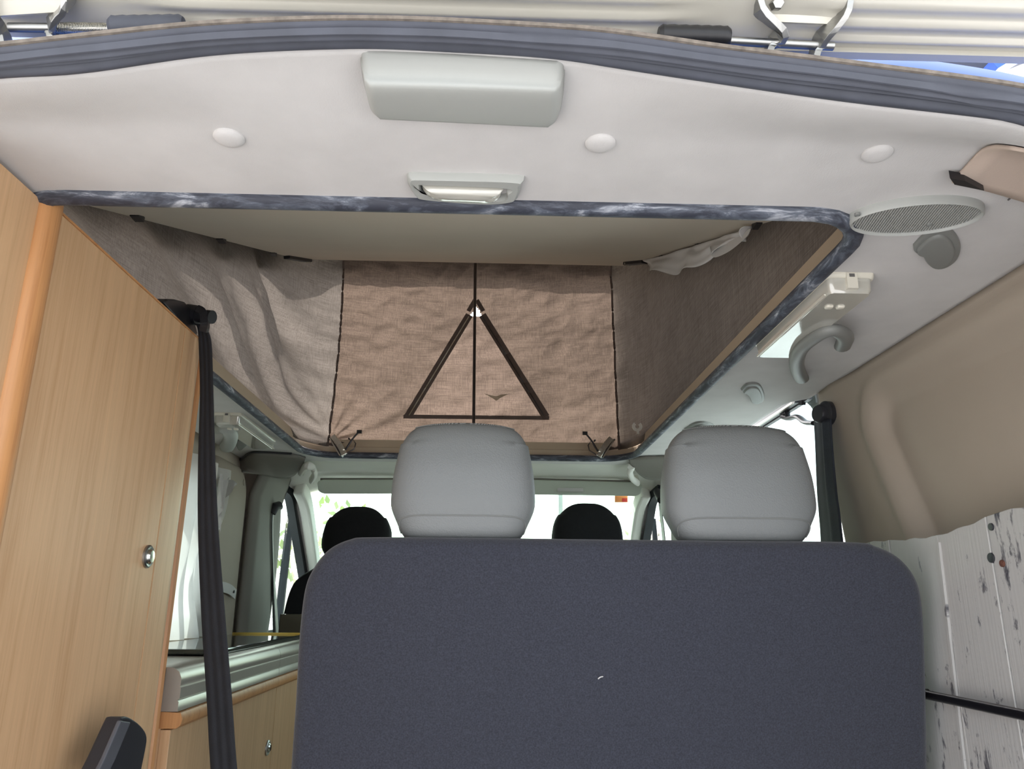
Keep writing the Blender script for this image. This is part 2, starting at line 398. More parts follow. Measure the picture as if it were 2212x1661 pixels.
# right rear pillar trim
pe = spline([onz(u, v, ZC) for u, v in ((2176, 254), (2120, 315), (2055, 386))], 13); pf = np.array([(.74, y_, 1.40) for y_ in np.linspace(.612, .80, 13)])
def ptrim(u, v):
    i = int(round(u * 12)); q_ = pe[i] * (1 - v) + pf[i] * v
    return (q_[0], q_[1] + .035 * v * u, zceil(q_[0], q_[1]) - .004 - .02 * v * v)
pil = obj('trim_1', *grid(ptrim, 12, 8), m_pillar, sharp=70); thick(pil, .004); prop(pil, 'peach rear pillar trim beside the oval speaker', kind='structure')
sp = [onz(2055, 388, ZC - .0012), onz(2090, 400, ZC - .0012), onz(2124, 409, ZC - .0012), onz(2085, 392, ZC - .0012)]
o = obj('gap', *prism([onz(2052, 385, ZC - .014), onz(2062, 399, ZC - .014), onz(2126, 412, ZC - .014), onz(2085, 391, ZC - .014)], (0, 0, .010)), m_black, pil, smooth=False)
a_, b_ = onz(2178, 432, ZC - .0045), onz(2216, 396, ZC - .0045)
o = obj('joint', *tube([a_, b_], .0012, 6), m_seam, pil)

# right side wall: pressed trim panel
def wall_r(y, z):
    x = 0.776 + 0.034 * sm(1.40, 0.9, z) if z < 1.40 else 0.776
    x += 0.012 * sm(0.9, 0.3, z)
    yb = 1.435 + 0.33 * (z - 1.05)
    e = min(yb - y, 1.338 - z)                # inside recess > 0
    # rounded corner
    cx_, cz_ = yb - .10, 1.338 - .10
    if y > cx_ and z > cz_: e = .10 - math.hypot(y - cx_, z - cz_)
    x += 0.030 * sm(-.006, .026, e) - .006 * math.exp(-((e + .020) / .012) ** 2)
    # pillar crown and its front return
    x -= .006 * math.exp(-((y - yb - .09) / .05) ** 2)
    x += 0.05 * sm(1.71, 1.80, y)
    return x
vs, fs = grid(lambda u, v: (wall_r(.60 + 1.20 * u, 1.402 * v), .60 + 1.20 * u, 1.402 * v), 150, 110)
o = obj('wall_right', vs, fs, m_wall, sharp=80); thick(o, .006, 1.0); prop(o, 'beige moulded side wall panel on the right', kind='structure')
o.modifiers['thickness'].offset = 1.0 if o.data.polygons[0].normal.x > 0 else -1.0
# lower right wall ahead of the pillar, window, door
o = obj('door_1', *box(.825, .85, 1.80, 2.80, 0, .86), m_wall, smooth=False); prop(o, 'beige sliding door lining below the right window', kind='structure')
win = obj('window_1', *prism([(.825, 1.79, .86), (.825, 2.80, .86), (.80, 2.80, 1.43), (.80, 1.79, 1.43)], (.004, 0, 0)), m_glassS, smooth=False)
prop(win, 'side window of the sliding door behind the right headrest', kind='structure')
obj('frame', *join(sweep([(.792, 1.80, 1.432), (.792, 2.78, 1.432)], rect(.05, .012)), sweep([(.775, 1.84, 1.418), (.775, 2.78, 1.418)], rect(.02, .010))), m_black, win, smooth=False)
obj('frame', *sweep([(.765, 1.84, 1.408), (.765, 2.78, 1.408)], rect(.006, .006)), m_silvertrim, win, smooth=False)
# rounded window corner
ca = [np.array((.815, 1.80 + .12 * (1 - math.cos(a)), 1.43 - .16 * (1 - math.sin(a)))) for a in np.linspace(0, math.pi / 2, 9)]
obj('corner', *prism([(.815, 1.78, 1.44)] + [(.815, 1.78, 1.20)] + ca, (.006, 0, 0)), m_cabgrey, win, smooth=False)

# left wall
WLx = -0.87
def wall_l(y, z): return WLx + .012 * sm(2.70, 2.62, y) * sm(1.36, 1.30, z) - 0.0
parts = [box(WLx - .03, WLx, .60, 1.62, 0, 1.40), box(WLx - .03, WLx, 1.62, 2.42, 0, .84), box(WLx - .03, WLx, 1.62, 2.42, 1.27, 1.40), box(WLx - .03, WLx, 2.42, 3.10, 0, 1.42)]
o = obj('wall_left', *join(*parts), m_wall, smooth=False); prop(o, 'beige side wall behind the wardrobe and kitchen unit', kind='structure')
# raised rounded window surround on left wall
srd = [(WLx + .0, y, z) for y, z in rrect(2.36, 2.735, .6, 1.365, .09, 8)]
o2 = obj('trim_2', *dome(srd, (.022, 0, 0), .1, 4), m_wall); prop(o2, 'beige rounded panel ahead of the left curtain', kind='structure')
obj('clip', *lathe(onx(527, 1042, WLx + .022), (1, 0, 0), [(.011, -.002), (.011, .001), (.008, .0025), (.001, .003)], 16), m_wall, o2)
win = obj('window_2', *box(WLx - .020, WLx - .016, 1.62, 2.42, .84, 1.27), m_glassS, smooth=False); prop(win, 'left side window behind the white curtain', kind='structure')

# B pillar left, with its curved front edge
def bpil(u, v):
    z = .0 + 1.40 * v
    yf = 3.12 + .05 * math.sin(math.pi * min(1, max(0, (z - .8) / .6)))
    y = 2.742 + (yf - 2.742) * u
    x = WLx + .022 - .02 * sm(.75, 1, u) + .018 * sm(.0, .12, u) + .04 * sm(1.28, 1.40, z)
    return (x, y, z)
o = obj('trim_3', *grid(bpil, 20, 24), m_cabgrey); thick(o, .012, -1); prop(o, 'grey door pillar trim on the left between kitchen and cab', kind='structure')
# right B pillar
o = obj('trim_4', *box(.735, .80, 2.80, 3.10, 0, 1.40), m_cabgrey, smooth=False); bevel(o, .02, 3); prop(o, 'grey door pillar trim on the right of the cab', kind='structure')

# cab headliner
def zcab(x, y):
    k = abs(x - XC + .0) ; return 1.402 + .016 * sm(2.7, 3.1, y) - .05 * sm(.60, .78, k) * sm(3.0, 3.2, y) - .03 * sm(3.12, 3.26, y)
def cabh(u, v):
    hw = .805; k = 2 * u - 1; y = 2.62 + .68 * v
    return (XC + hw * k, y + .08 * (1 - k * k) * (1 - v), zcab(XC + hw * k, y))
vs, fs = grid(cabh, 40, 20)
o = obj('trim_5', vs, fs, m_cabhead); thick(o, .006, 1.0 if o.data.polygons[0].normal.z > 0 else -1.0); prop(o, 'pale headliner over the front cab', kind='structure')
# grey mouldings over the B pillars
mA = [onz(u, v, 1.395) for u, v in ((500, 999), (522, 991), (541, 979), (575, 979), (630, 982), (660, 988))]
mB = [onz(u, v, z) for u, v, z in ((524, 1019, 1.345), (545, 1023, 1.345), (575, 1027, 1.350), (606, 1032, 1.358), (634, 1027, 1.372), (654, 1004, 1.388))]
o = obj('trim_6', *loft(mA, mB, 30, 8, (0, 0, -.004)), m_cabgrey, sharp=80); thick(o, .005); prop(o, 'grey roof corner moulding above the left door pillar', kind='structure')
mA = [onz(u, v, 1.395) for u, v in ((1358, 990), (1390, 987), (1442, 985), (1520, 978))]
mB = [onz(u, v, z) for u, v, z in ((1361, 1000, 1.390), (1385, 1027, 1.374), (1416, 1036, 1.360), (1520, 1028, 1.348))]
o = obj('trim_7', *loft(mA, mB, 30, 8, (0, 0, -.004)), m_cabgrey, sharp=80); thick(o, .005); prop(o, 'grey roof corner moulding above the right door pillar', kind='structure')
o = obj('joint', *tube(spline([onz(u, v, 1.393) for u, v in ((488, 996), (504, 1000), (522, 991), (541, 978), (570, 977), (630, 980))], 30), .004, 8), m_black, ceiling)
# windscreen
wq = [(XC - .70, 3.30, 1.385), (XC + .70, 3.30, 1.385), (XC + .78, 4.05, .80), (XC - .78, 4.05, .80)]
win = obj('window_3', *prism(wq, (0, .004, .004)), m_glassF, smooth=False); prop(win, 'windscreen at the far end of the van', kind='structure')
sq = [ony(u, v, 3.31) for u, v in ((1328, 1071), (1356, 1071), (1356, 1085), (1328, 1085))]
st = obj('sticker', *prism(sq, (0, .001, 0)), m_orange, win, smooth=False); prop(st, 'orange and red windscreen sticker')
obj('print', *prism([ony(u, v, 3.3085) for u, v in ((1344, 1076), (1355, 1076), (1355, 1084), (1344, 1084))], (0, .001, 0)), m_red, st, smooth=False)
# A pillars with door seals
for sx in (-1, 1):
    def mirror(p): return np.array([p[0] if sx < 0 else 2 * XC - p[0], p[1], p[2]])
    pa = [(-.775, 3.16, 1.37), (-.765, 3.27, 1.30), (-.775, 3.55, 1.08), (-.79, 3.95, .76)]
    pts = spline([mirror(p_) for p_ in pa], 24)
    o = obj('trim_%d' % (8 if sx < 0 else 9), *sweep(pts, rect(.07, .045), (0, .5, 1)), m_cabhead, smooth=False); bevel(o, .012, 3)
    prop(o, 'pale windscreen pillar trim on the %s' % ('left' if sx < 0 else 'right'), kind='structure')
    ps = [(-.838, 3.12, 1.385), (-.816, 3.19, 1.360), (-.813, 3.28, 1.28), (-.818, 3.55, 1.06), (-.83, 3.95, .74)]
    sp_ = spline([mirror(p_) for p_ in ps], 40)
    prof = []
    for i in range(13):
        prof.append((-.040 + .080 * i / 12, .012 * (0.5 + .5 * math.cos(i * math.pi * 2 / 3.0))))
    prof = prof + [(.040, -.02), (-.040, -.02)]
    o = obj('trim_%d' % (10 if sx < 0 else 11), *sweep(sp_, prof, (0, .55, 1)), m_drubber); prop(o, 'ribbed black door seal along the %s windscreen pillar' % ('left' if sx < 0 else 'right'), kind='structure')
# cab doors with windows
for sx in (-1, 1):
    x = WLx - .01 if sx < 0 else 2 * XC - WLx + .01; s_ = 'left' if sx < 0 else 'right'
    n = 12 if sx < 0 else 14
    o = obj('door_%d' % (2 if sx < 0 else 3), *box(min(x, x + .04 * sx), max(x, x + .04 * sx), 3.14, 4.05, 0, .78), m_cabgrey, smooth=False); prop(o, 'front cab door lining on the %s' % s_, kind='structure')
    w_ = obj('window_%d' % (4 if sx < 0 else 5), *prism([(x, 3.10, .78), (x, 4.05, .78), (x + .03 * -sx, 3.25, 1.37), (x + .03 * -sx, 3.10, 1.37)], (.004 * sx, 0, 0)), m_glassS, smooth=False)
    prop(w_, 'front cab door window on the %s' % s_, kind='structure')
    obj('header', *box(x - .03, x + .03, 3.08, 3.36, 1.345, 1.42), m_cabgrey, w_, smooth=False)
    obj('divider', *sweep([(x + .02 * -sx, 3.40, 1.28), (x, 3.42, .78)], rect(.03, .02), (1, 0, 0)), m_drubber, w_, smooth=False)
    obj('frame', *sweep([(x, 3.12, .79), (x, 4.05, .79)], rect(.03, .03), (1, 0, 0)), m_drubber, w_, smooth=False)
o = obj('wall_front', *box(-.87, .76, 4.05, 4.12, 0, .82), m_black, smooth=False); prop(o, 'black cab bulkhead below the windscreen', kind='structure')

# ================================================================== TAILGATE, REAR HEADER
# ribbed tailgate seal lofted between its two edges
NS = 170; LO, UP = spline(LOWALL, NS), spline(UPALL, NS)
prof = []
for i in range(29):
    t = i / 28
    if t < .36: h = .004 * math.sin(math.pi * min(1, t / .36)) + .001
    elif t < .42: h = -.006
    else:
        q = (t - .42) / .58; h = (.0030 + .0045 * math.sin(math.pi * q) + .0020 * math.cos(q * 2 * math.pi * 3.0)) * (1 - sm(.86, 1, q))
    prof.append((t, h))
vs, fs = [], []
for i in range(NS):
    L, U = LO[i], UP[i]; d_ = U - L; tg = LO[min(i + 1, NS - 1)] - LO[max(i - 1, 0)]
    nn = np.cross(tg, d_); nn /= np.linalg.norm(nn)
    if nn[2] + .25 * nn[0] * -np.sign(L[0] - XC) * 0 > 0: nn = -nn
    if L[2] < 1.15 and nn[0] * (L[0] - XC) > 0: nn = -nn
    vs += [L + d_ * t + nn * h for t, h in prof] + [U + np.array((0, .014, .006)), L + np.array((0, .004, .012))]
K = len(prof) + 2
for i in range(NS - 1): fs += [(i * K + q, i * K + (q + 1) % K, (i + 1) * K + (q + 1) % K, (i + 1) * K + q) for q in range(K)]
o = obj('tailgate_seal', vs, fs, m_rubber); prop(o, 'ribbed grey rubber seal arching over the tailgate opening', 'rubber seal')
# dusty outer lip
o2 = obj('lip', *sweep(UP + np.array((0, -.001, .002)), rect(.003, .0035), (0, -1, 0)), mat('dusty_lip', (118, 110, 102), .9, var=.3, vscale=120), o, smooth=False)

# blue rear roof beam behind the seal (body shell)
bt = spline([ony(u, v, .655) for u, v in ((-300, 70), (0, 70), (400, 60), (900, 60), (1560, 100), (1720, 128), (1812, 136), (1870, 126), (1950, 126), (2060, 138), (2212, 166), (2450, 230))], 60)
bb = np.array([(p_[0], .625, zceil(p_[0], .625) + .012) for p_ in bt])
vs = []; fs = []
for a, b in zip(bt, bb):
    vs += [b, a * .5 + b * .5 + np.array((0, -.012, 0)), a, a + np.array((0, .06, .012)), a + np.array((0, .3, .03))]
for i in range(59): fs += [(i * 5 + q, i * 5 + q + 1, (i + 1) * 5 + q + 1, (i + 1) * 5 + q) for q in range(4)]
o = obj('wall_rear', vs, fs, m_blue); prop(o, 'blue painted rear roof edge of the van', kind='structure')
for sx, nm, sd_ in ((-1, 'trim_12', 'left'), (1, 'trim_13', 'right')):
    x0 = XC + sx * .83
    pts_ = [(XC + sx * .77, 1.35), (XC + sx * .82, 1.28), (XC + sx * .845, 1.20), (XC + sx * .86, 1.05), (XC + sx * .87, .6), (XC + sx * .87, -.1)]
    A_ = spline([(x, .585, z) for x, z in pts_], 40)
    vs, fs = [], []
    for x, y, z in A_:
        vs += [(x - sx * .05, .600, z - .03 * (z > 1.2)), (x, .575, z), (x + sx * .03, .60, z + .01), (x + sx * .04, .68, z + .012)]
    for i in range(39): fs += [(i * 4 + q_, i * 4 + q_ + 1, (i + 1) * 4 + q_ + 1, (i + 1) * 4 + q_) for q_ in range(3)]
    o = obj(nm, vs, fs, m_blue); prop(o, 'blue painted rear body pillar on the %s of the tailgate opening' % sd_, kind='structure')
q = [ony(u, v, .70) for u, v in ((1480, 70), (1830, 80), (1852, 132), (1850, 160), (1480, 140))]
sh = thing('roof_shell', (.3, .74, 1.40), 'dusty grey-blue and dark rear edge of the lifting roof shell', 'roof shell')
obj('skirt', *prism(q, (0, .02, 0)), m_bluegrey, sh, smooth=False)
obj('end_panel', *prism([ony(u, v, .72) for u, v in ((1845, 80), (2260, 95), (2192, 122), (2140, 155), (1990, 150), (1845, 130))], (0, .03, 0)), m_darkshell, sh, smooth=False)
obj('edge_trim', *sweep([ony(2230, 98, .715), ony(2130, 158, .715)], rect(.012, .03), (1, 0, 0)), m_blue, sh, smooth=False)

# tailgate
tg = thing('tailgate', (XC, .6, 1.43), 'open champagne-silver tailgate seen from below with two steel hinges', 'tailgate')
# inner panel: pressed profile along x; y measured rearwards from the hinge edge
A0, A1 = ony(-200, 52, .625), ony(2400, 122, .625)
def gate_edge(x): 
    t = (x - A0[0]) / (A1[0] - A0[0]); return A0[2] + (A1[2] - A0[2]) * t
def gate(u, v):
    x = -.75 + 1.45 * u; s = v ** 1.6 * .9
    rise = .27 * s
    flat = 1 - math.exp(-((x - .235) / .075) ** 4) - math.exp(-((x - (2 * XC - .235 - .03)) / .075) ** 4)
    for c_, h_, w_ in ((.012, .005, .004), (.028, .0055, .005), (.045, .004, .005)):
        rise -= flat * h_ * math.exp(-((s - c_) / w_) ** 2)
    rise += .012 * sm(.05, .10, s)
    return (x, .625 - s, gate_edge(x) + rise)
o = obj('panel', *grid(gate, 90, 110), m_gate, tg, sharp=60); thick(o, .01, 1.0 if o.data.polygons[0].normal.z > 0 else -1.0)
obj('rim', *sweep([(-.75, .628, gate_edge(-.75) - .002), (.70, .628, gate_edge(.70) - .002)], rect(.006, .010), (0, 0, 1)), m_gate, tg, smooth=False)
def hinge(dx_px, pl, pr):
    hg = None
    L = spline([ony(u, v, y) for u, v, y in pl], 16); R_ = spline([ony(u, v, y) for u, v, y in pr], 16)
    pm = [L[8], R_[8], R_[15], L[15]]
    h_ = obj('hinge', *prism([q_ + np.array((0, .004, .002)) for q_ in pm], (0, .004, .002)), m_gate, tg, smooth=False); prop(h_, 'galvanised steel hinge bracket')
    for a_ in (L, R_):
        o_ = obj('arm', *sweep(a_, rect(.006, .018), (1, 0, .2)), m_steel, h_, smooth=False); bevel(o_, .001, 2)
    return h_
hR = hinge(0, [(1656, 122, .612), (1668, 95, .61), (1690, 72, .60), (1668, 48, .592), (1640, 22, .585), (1634, -12, .58), (1636, -60, .57)],
           [(1756, 132, .612), (1764, 105, .61), (1776, 80, .60), (1800, 55, .592), (1824, 25, .585), (1828, -12, .58), (1830, -60, .57)])
obj('bolt', *lathe(ony(1678, 8, .578), (0, -1, -.55), [(.0062, -.004), (.0062, .003), (.0052, .005), (.0005, .0052)], 6), m_steel, hR)
hL = hinge(0, [(14, 104, .612), (8, 78, .61), (-8, 50, .60), (-28, 22, .592), (-40, -12, .58), (-44, -60, .57)],
           [(118, 92, .612), (112, 66, .61), (112, 50, .60), (132, 26, .592), (146, 4, .585), (150, -30, .58), (150, -60, .57)])
for a, b, c_, lab in (((20, 59), (244, 62), (238, 58, 398, 55), 'torsion spring rod with grey foam sleeve beside the left hinge'),
                      ((1420, 80), (1800, 100), (1422, 76, 1576, 80), 'rusty torsion rod with black foam sleeve beside the right hinge')):
    tr = thing('torsion_rod', ony(a[0], a[1], .606), lab, 'spring rod')
    p0, p1 = ony(a[0], a[1], .606), ony(b[0], b[1], .606)
    obj('rod', *tube(resample([p0, p1], 8), .0042, 10), m_steel, tr)
    k0, k1 = p0 + (p1 - p0) * .45, p0 + (p1 - p0) * .97
    hx = [k0 + (k1 - k0) * t + np.array((0, .0046 * math.sin(t * 220), .0046 * math.cos(t * 220))) for t in np.linspace(0, 1, 320)]
    if a[0] < 500: obj('coil', *tube(hx, .0008, 5, (1, 0, 0)), m_chrome, tr)
    s0, s1 = ony(c_[0], c_[1], .600), ony(c_[2], c_[3], .600)
    sl = resample([s0, s1], 20)
    V, Fc = sweep(sl, circ(.0098, 14), (0, 0, 1), scale=lambda t: 1 - .25 * max(0, abs(t - .5) * 2 - .9) * 10 + .03 * math.sin(t * 40))
    obj('sleeve', V, Fc, m_rubber if a[0] < 500 else m_black, tr)

# ================================================================== POP-TOP
# rubber seal round the roof opening
pth = np.array([(x, y, ZC - .001) for x, y in HOLE])
ctr = np.array((XC, 1.7, ZC))
o = obj('roof_opening_seal', *sweep(pth, circ(.011, 12, .013), lambda i: (0, 0, 1), closed=True), m_seal); prop(o, 'chalky dark rubber seal around the roof opening', 'rubber seal')
# beige frame above the seal
frv = []
for (x, y) in HOLE:
    d_ = np.array((x - XC, y - 1.7)); d_ /= np.linalg.norm(d_)
    ox, oy = (.012 * np.sign(x - XC) if abs(x - XC) > .45 else 0), (.012 if y > 2.5 else (-.012 if y < .95 else 0))
    frv.append([(x + ox, y + oy, ZC + .007), (x + ox, y + oy, ZC + .03), (x + ox * 1.4, y + oy * 1.4, ZC + .032), (x + ox * 1.6, y + oy * 1.6, ZC + .058), (x + ox * 4, y + oy * 4, ZC + .060), (x + ox * 4, y + oy * 4, ZC + .007)])
vs = [p_ for st_ in frv for p_ in st_]; n_ = len(frv)
fs = [(i * 6 + q, i * 6 + (q + 1) % 6, ((i + 1) % n_) * 6 + (q + 1) % 6, ((i + 1) % n_) * 6 + q) for i in range(n_) for q in range(6)]
frame = obj('lifting_roof_frame', vs, fs, m_rail); prop(frame, 'beige plastic frame lining the roof opening under the canvas', 'roof frame')

# sloping roof board
def yfront(x): return 2.60 + .10 * (1 - min(1, abs((x - XC) / .5)) ** 2)
RS = .392
def zroof(y): return 1.44 + RS * (y - .87)
def onroof(u, v): return hit(u, v, (0, -RS, 1), 1.44 - RS * .87)
fl, fr_ = onroof(664, 566), onroof(1372, 569)
YF = (fl[1] + fr_[1]) / 2
rb = thing('roof_board', (XC, .9, 1.45), 'sloping beige board lining the raised roof', 'roof board')
V, Fc = prism([(fl[0], YF, zroof(YF)), (fr_[0], YF, zroof(YF)), (fr_[0] + .02, .80, zroof(.80)), (fl[0] - .02, .80, zroof(.80))], (0, -.01, .025))
o = obj('board', V, Fc, m_bed, rb, smooth=False); bevel(o, .004, 2)
# outer shell of the raised roof with front overhang
def shell_edge(a):
    # outline of the shell seen from above: rear left -> front left -> front -> front right -> rear right
    return a
so = [(XC - .68, y) for y in np.linspace(.78, 2.50, 16)] + [(XC - .68 + .10 * (1 - math.cos(t)), 2.52 + .14 * math.sin(t)) for t in np.linspace(.15, 1.45, 6)]
so += [(x, yfront(x) + .05) for x in np.linspace(XC - .54, XC + .54, 25)]
so += [(2 * XC - x, y) for x, y in so[:22][::-1]]
vs, fs = [], []
for x, y in so:
    cx1 = XC + (x - XC) * .80; cy1 = 1.6 + (y - 1.6) * .90
    dr_ = .050 if y > 1.4 else .050 * max(0.1, (y - .78) / .62)
    vs += [(x, y, zroof(y) - dr_), (x, y, zroof(y) + .012), (XC + (x - XC) * .97, y - .01 if y > 2.4 else y, zroof(y) + .038), (cx1, cy1, zroof(cy1) + .05), (XC, cy1, zroof(cy1) + .055)]
nS = len(so)
for i in range(nS - 1): fs += [(i * 5 + q_, i * 5 + q_ + 1, (i + 1) * 5 + q_ + 1, (i + 1) * 5 + q_) for q_ in range(4)]
o = obj('raised_roof', vs, fs, m_whiteplast); thick(o, .006); prop(o, 'raised white roof shell above the canvas', 'roof')
for u, v, w_, h_ in ((297, 466, 18, 5), (478, 516, 14, 4), (591, 546, 10, 3), (1635, 482, 14, 5), (1508, 527, 12, 4), (1425, 555, 9, 3)):
    a, b = onroof(u - w_ / 2, v), onroof(u + w_ / 2, v)
    c_ = (a + b) / 2; hw = (b[0] - a[0]) / 2
    obj('clip', *box(c_[0] - hw, c_[0] + hw, c_[1] - .012, c_[1] + .012, c_[2] - .007, c_[2] + .003), m_black, rb, smooth=False)
for u0, v0, u1, v1 in ((620, 552, 668, 560), (1352, 566, 1392, 562)):
    a, b = onroof(u0, v0), onroof(u1, v1)
    lt = obj('catch', *sweep([a + np.array((0, 0, -.006)), b + np.array((0, 0, -.006))], rect(.010, .022), (0, 0, 1)), m_black, rb, smooth=False)
    e = b if u0 < 1000 else a
    obj('roller', *tube([e + np.array((-.008, -.01, -.012)), e + np.array((.008, -.01, -.012))], .006, 10), m_chrome, lt)

# canvas: front panel
sl_b, sl_t = np.array(ony(708, 955, 2.60)), np.array(ony(736, 572, 2.60)); sr_b, sr_t = np.array(ony(1338, 962, 2.60)), np.array(ony(1320, 572, 2.60))
ZT0 = ZC + .05
def ridge(x, c, w): return math.exp(-((x - c) / w) ** 2)
def wrF(x, z):
    r_ = 0.010 * noise.noise(Vector((x * 7, z * 9, 1.3))) + .0065 * (1 - 2 * abs(noise.noise(Vector((x * 9 + z * 4, z * 14 - x * 6, 8.1))))) + .005 * noise.noise(Vector((x * 22, z * 30, 4.1))) + .002 * noise.noise(Vector((x * 60, z * 90, 2.0)))
    # folds fanning out of the lower left corner and from the side seams
    dx, dz = x - sl_b[0], z - ZT0; rr = math.hypot(dx, dz); an = math.atan2(dz, dx)
    r_ += .010 * math.exp(-rr / .22) * math.sin(an * 16) * sm(0, .06, rr)
    r_ += .004 * math.exp(-dx / .12) * math.sin(z * 90 + 4 * noise.noise(Vector((z * 6, x * 5, 0))))
    r_ += .003 * math.exp(-(sr_b[0] - x) / .10) * math.sin(z * 70)
    return r_
def sfront(x, z):  return yfront(x) + wrF(x, z)
tent = thing('roof_tent', (XC, 2.6, ZT0), 'brown-grey canvas walls of the raised roof', 'tent')
TZ = zroof(2.62)
def ztop(y): return zroof(y) + .040
def ffront(u, v):
    xg = sl_t[0] + (sr_t[0] - sl_t[0]) * u; zb = ZT0 - .015 - .045 * (1 - abs(2 * u - 1) ** 1.5)
    z = zb + (ztop(yfront(xg)) - zb) * v
    k = (z - ZT0) / (TZ - ZT0)
    xl = sl_b[0] + (sl_t[0] - sl_b[0]) * k + .012 * math.sin(math.pi * k * .8); xr_ = sr_b[0] + (sr_t[0] - sr_b[0]) * k
    x = xl + (xr_ - xl) * u
    return (x, sfront(x, z), z)
vs, fs = grid(ffront, 170, 116)
tri_ = [ony(u, v, 2.68) for u, v in ((1028, 655), (884, 898), (1172, 898))]
def intri(p_):
    sg = []
    for i in range(3):
        a, b = tri_[i], tri_[(i + 1) % 3]; sg.append((b[0] - a[0]) * (p_[2] - a[2]) - (b[2] - a[2]) * (p_[0] - a[0]) > 0)
    return all(sg) or not any(sg)
keep = []
for f in fs:
    c_ = np.mean([vs[i] for i in f], axis=0)
    if not intri(c_): keep.append(f)
front = obj('front_panel', vs, keep, m_canvas, tent, sharp=180)
# canvas sides
def sidewall(sx):
    def fn(u, v):
        # u: 0 rear .. 1 front seam ; v: bottom .. top
        y = .93 + (2.60 - .93) * u
        zt = ztop(y); z = ZT0 - .02 + (zt - ZT0 + .02) * v
        k = (z - ZT0) / (TZ - ZT0)
        if sx < 0: xb, xt = HL - .026, fl[0] - .05
        else: xb, xt = HR + .026, fr_[0] + .05
        x = xb + (xt - xb) * v
        xs = (sl_b[0] + (sl_t[0] - sl_b[0]) * k + .012 * math.sin(math.pi * k * .8)) if sx < 0 else (sr_b[0] + (sr_t[0] - sr_b[0]) * k)
        w_ = sm(.86, 1, u); x = x * (1 - w_) + xs * w_; yy = y * (1 - w_) + w_ * (yfront(xs) + wrF(xs, z)) if w_ > 0 else y
        if sx < 0:
            s_ = (y - 1.0) * .75 + (z - 1.45) * .95            # fan of long diagonal folds
            f_ = .018 * math.sin(s_ * 17 + 1.5 * noise.noise(Vector((y * 2, z * 2, 3)))) * sm(0, .35, u) * math.sin(math.pi * min(1, v * 1.05)) ** .7
            f_ += .010 * math.sin(s_ * 38 + 2.5) * sm(.35, .9, u) * math.sin(math.pi * v)
            dy, dz_ = 2.60 - y, z - ZT0; rr = math.hypot(dy, dz_); an = math.atan2(dz_, dy)
            f_ += .016 * math.exp(-rr / .30) * math.sin(an * 18) * sm(0, .08, rr)
            f_ += .005 * noise.noise(Vector((y * 14, z * 14, 7)))
            f_ += .008 * math.exp(-dy / .09) * math.sin(z * 80 + 3 * noise.noise(Vector((z * 5, 0, 1))))
            x += f_ * (1 - sm(.86, 1, u))
        else:
            x += (.006 * noise.noise(Vector((y * 3, z * 4, 9))) + .006 * math.exp(-(2.6 - y) / .08) * math.sin(z * 40)) * (1 - sm(.9, 1, u))
        return (x, yy, z)
    return grid(fn, 130, 80)
obj('side_panel', *sidewall(-1), m_canvasL, tent, sharp=180)['label'] = 'creased grey canvas side'
obj('side_panel', *sidewall(1), m_canvasR, tent, sharp=180)['label'] = 'smooth dark canvas side'
# rear gusset closing the hinge end
obj('rear_gusset', *prism([(HL - .02, .92, ZC + .03), (HR + .02, .92, ZC + .03), (HR + .02, .92, zroof(.92) + .02), (HL - .02, .92, zroof(.92) + .02)], (0, -.002, 0)), m_canvasR, tent, smooth=False)
# corner seams
for a, b, s_ in ((sl_b, sl_t, 1), (sr_b, sr_t, 0)):
    pts = []
    for k in np.linspace(-.03, 1.05, 60):
        x = a[0] + (b[0] - a[0]) * k + (.012 * math.sin(math.pi * k * .8) if s_ else 0); z = ZT0 + (TZ - ZT0) * k
        pts.append((x + (.002 if s_ else -.002), sfront(x, z) - .004, z))
    obj('seam', *tube(pts, .0042, 6), m_zip, tent)
# triangular window: tapes, zip, flap
def onfront(u, v):
    p_ = ony(u, v, 2.66)
    for _ in range(4): p_ = ony(u, v, yfront(p_[0]) + wrF(p_[0], p_[2]))
    return p_
def strip(a, b, w_, off, m_, nm, n=40, par=tent):
    pts = []
    for t in np.linspace(0, 1, n):
        p_ = onfront(a[0] + (b[0] - a[0]) * t, a[1] + (b[1] - a[1]) * t); p_[1] -= off; pts.append(p_)
    return obj(nm, *sweep(pts, rect(.0016, w_), (0, 1, 0)), m_, par, smooth=False)
flp = []
ap, bl, br = (1028, 664), (880, 902), (1176, 902)
def flap(u, v):
    v = .085 + .915 * v
    l = (ap[0] + (bl[0] - ap[0]) * v, ap[1] + (bl[1] - ap[1]) * v); r_ = (ap[0] + (br[0] - ap[0]) * v, ap[1] + (br[1] - ap[1]) * v)
    uu, vv = l[0] + (r_[0] - l[0]) * u, l[1] + (r_[1] - l[1]) * v
    p_ = onfront(uu, vv); p_[1] -= .006 + .004 * noise.noise(Vector((p_[0] * 12, p_[2] * 5, 3))) + .004 * math.sin((p_[0] + .4 * p_[2]) * 40) * .5
    return p_
fo = obj('window_flap', *grid(flap, 40, 40), m_net, tent, sharp=180)
strip((1014, 682), (881, 902), .028, .009, m_zip, 'zip_tape'); strip((1042, 682), (1179, 902), .028, .009, m_zip, 'zip_tape')
strip((872, 901), (1186, 904), .014, .009, m_zip, 'hem_tape')
strip((1013, 686), (884, 899), .004, .0115, m_chrome, 'zip'); strip((1042, 686), (1174, 899), .004, .0115, m_darkmetal, 'zip')
strip((1012, 674), (1026, 650), .016, .009, m_zip, 'apex_tape'); strip((1044, 674), (1030, 650), .016, .009, m_zip, 'apex_tape')
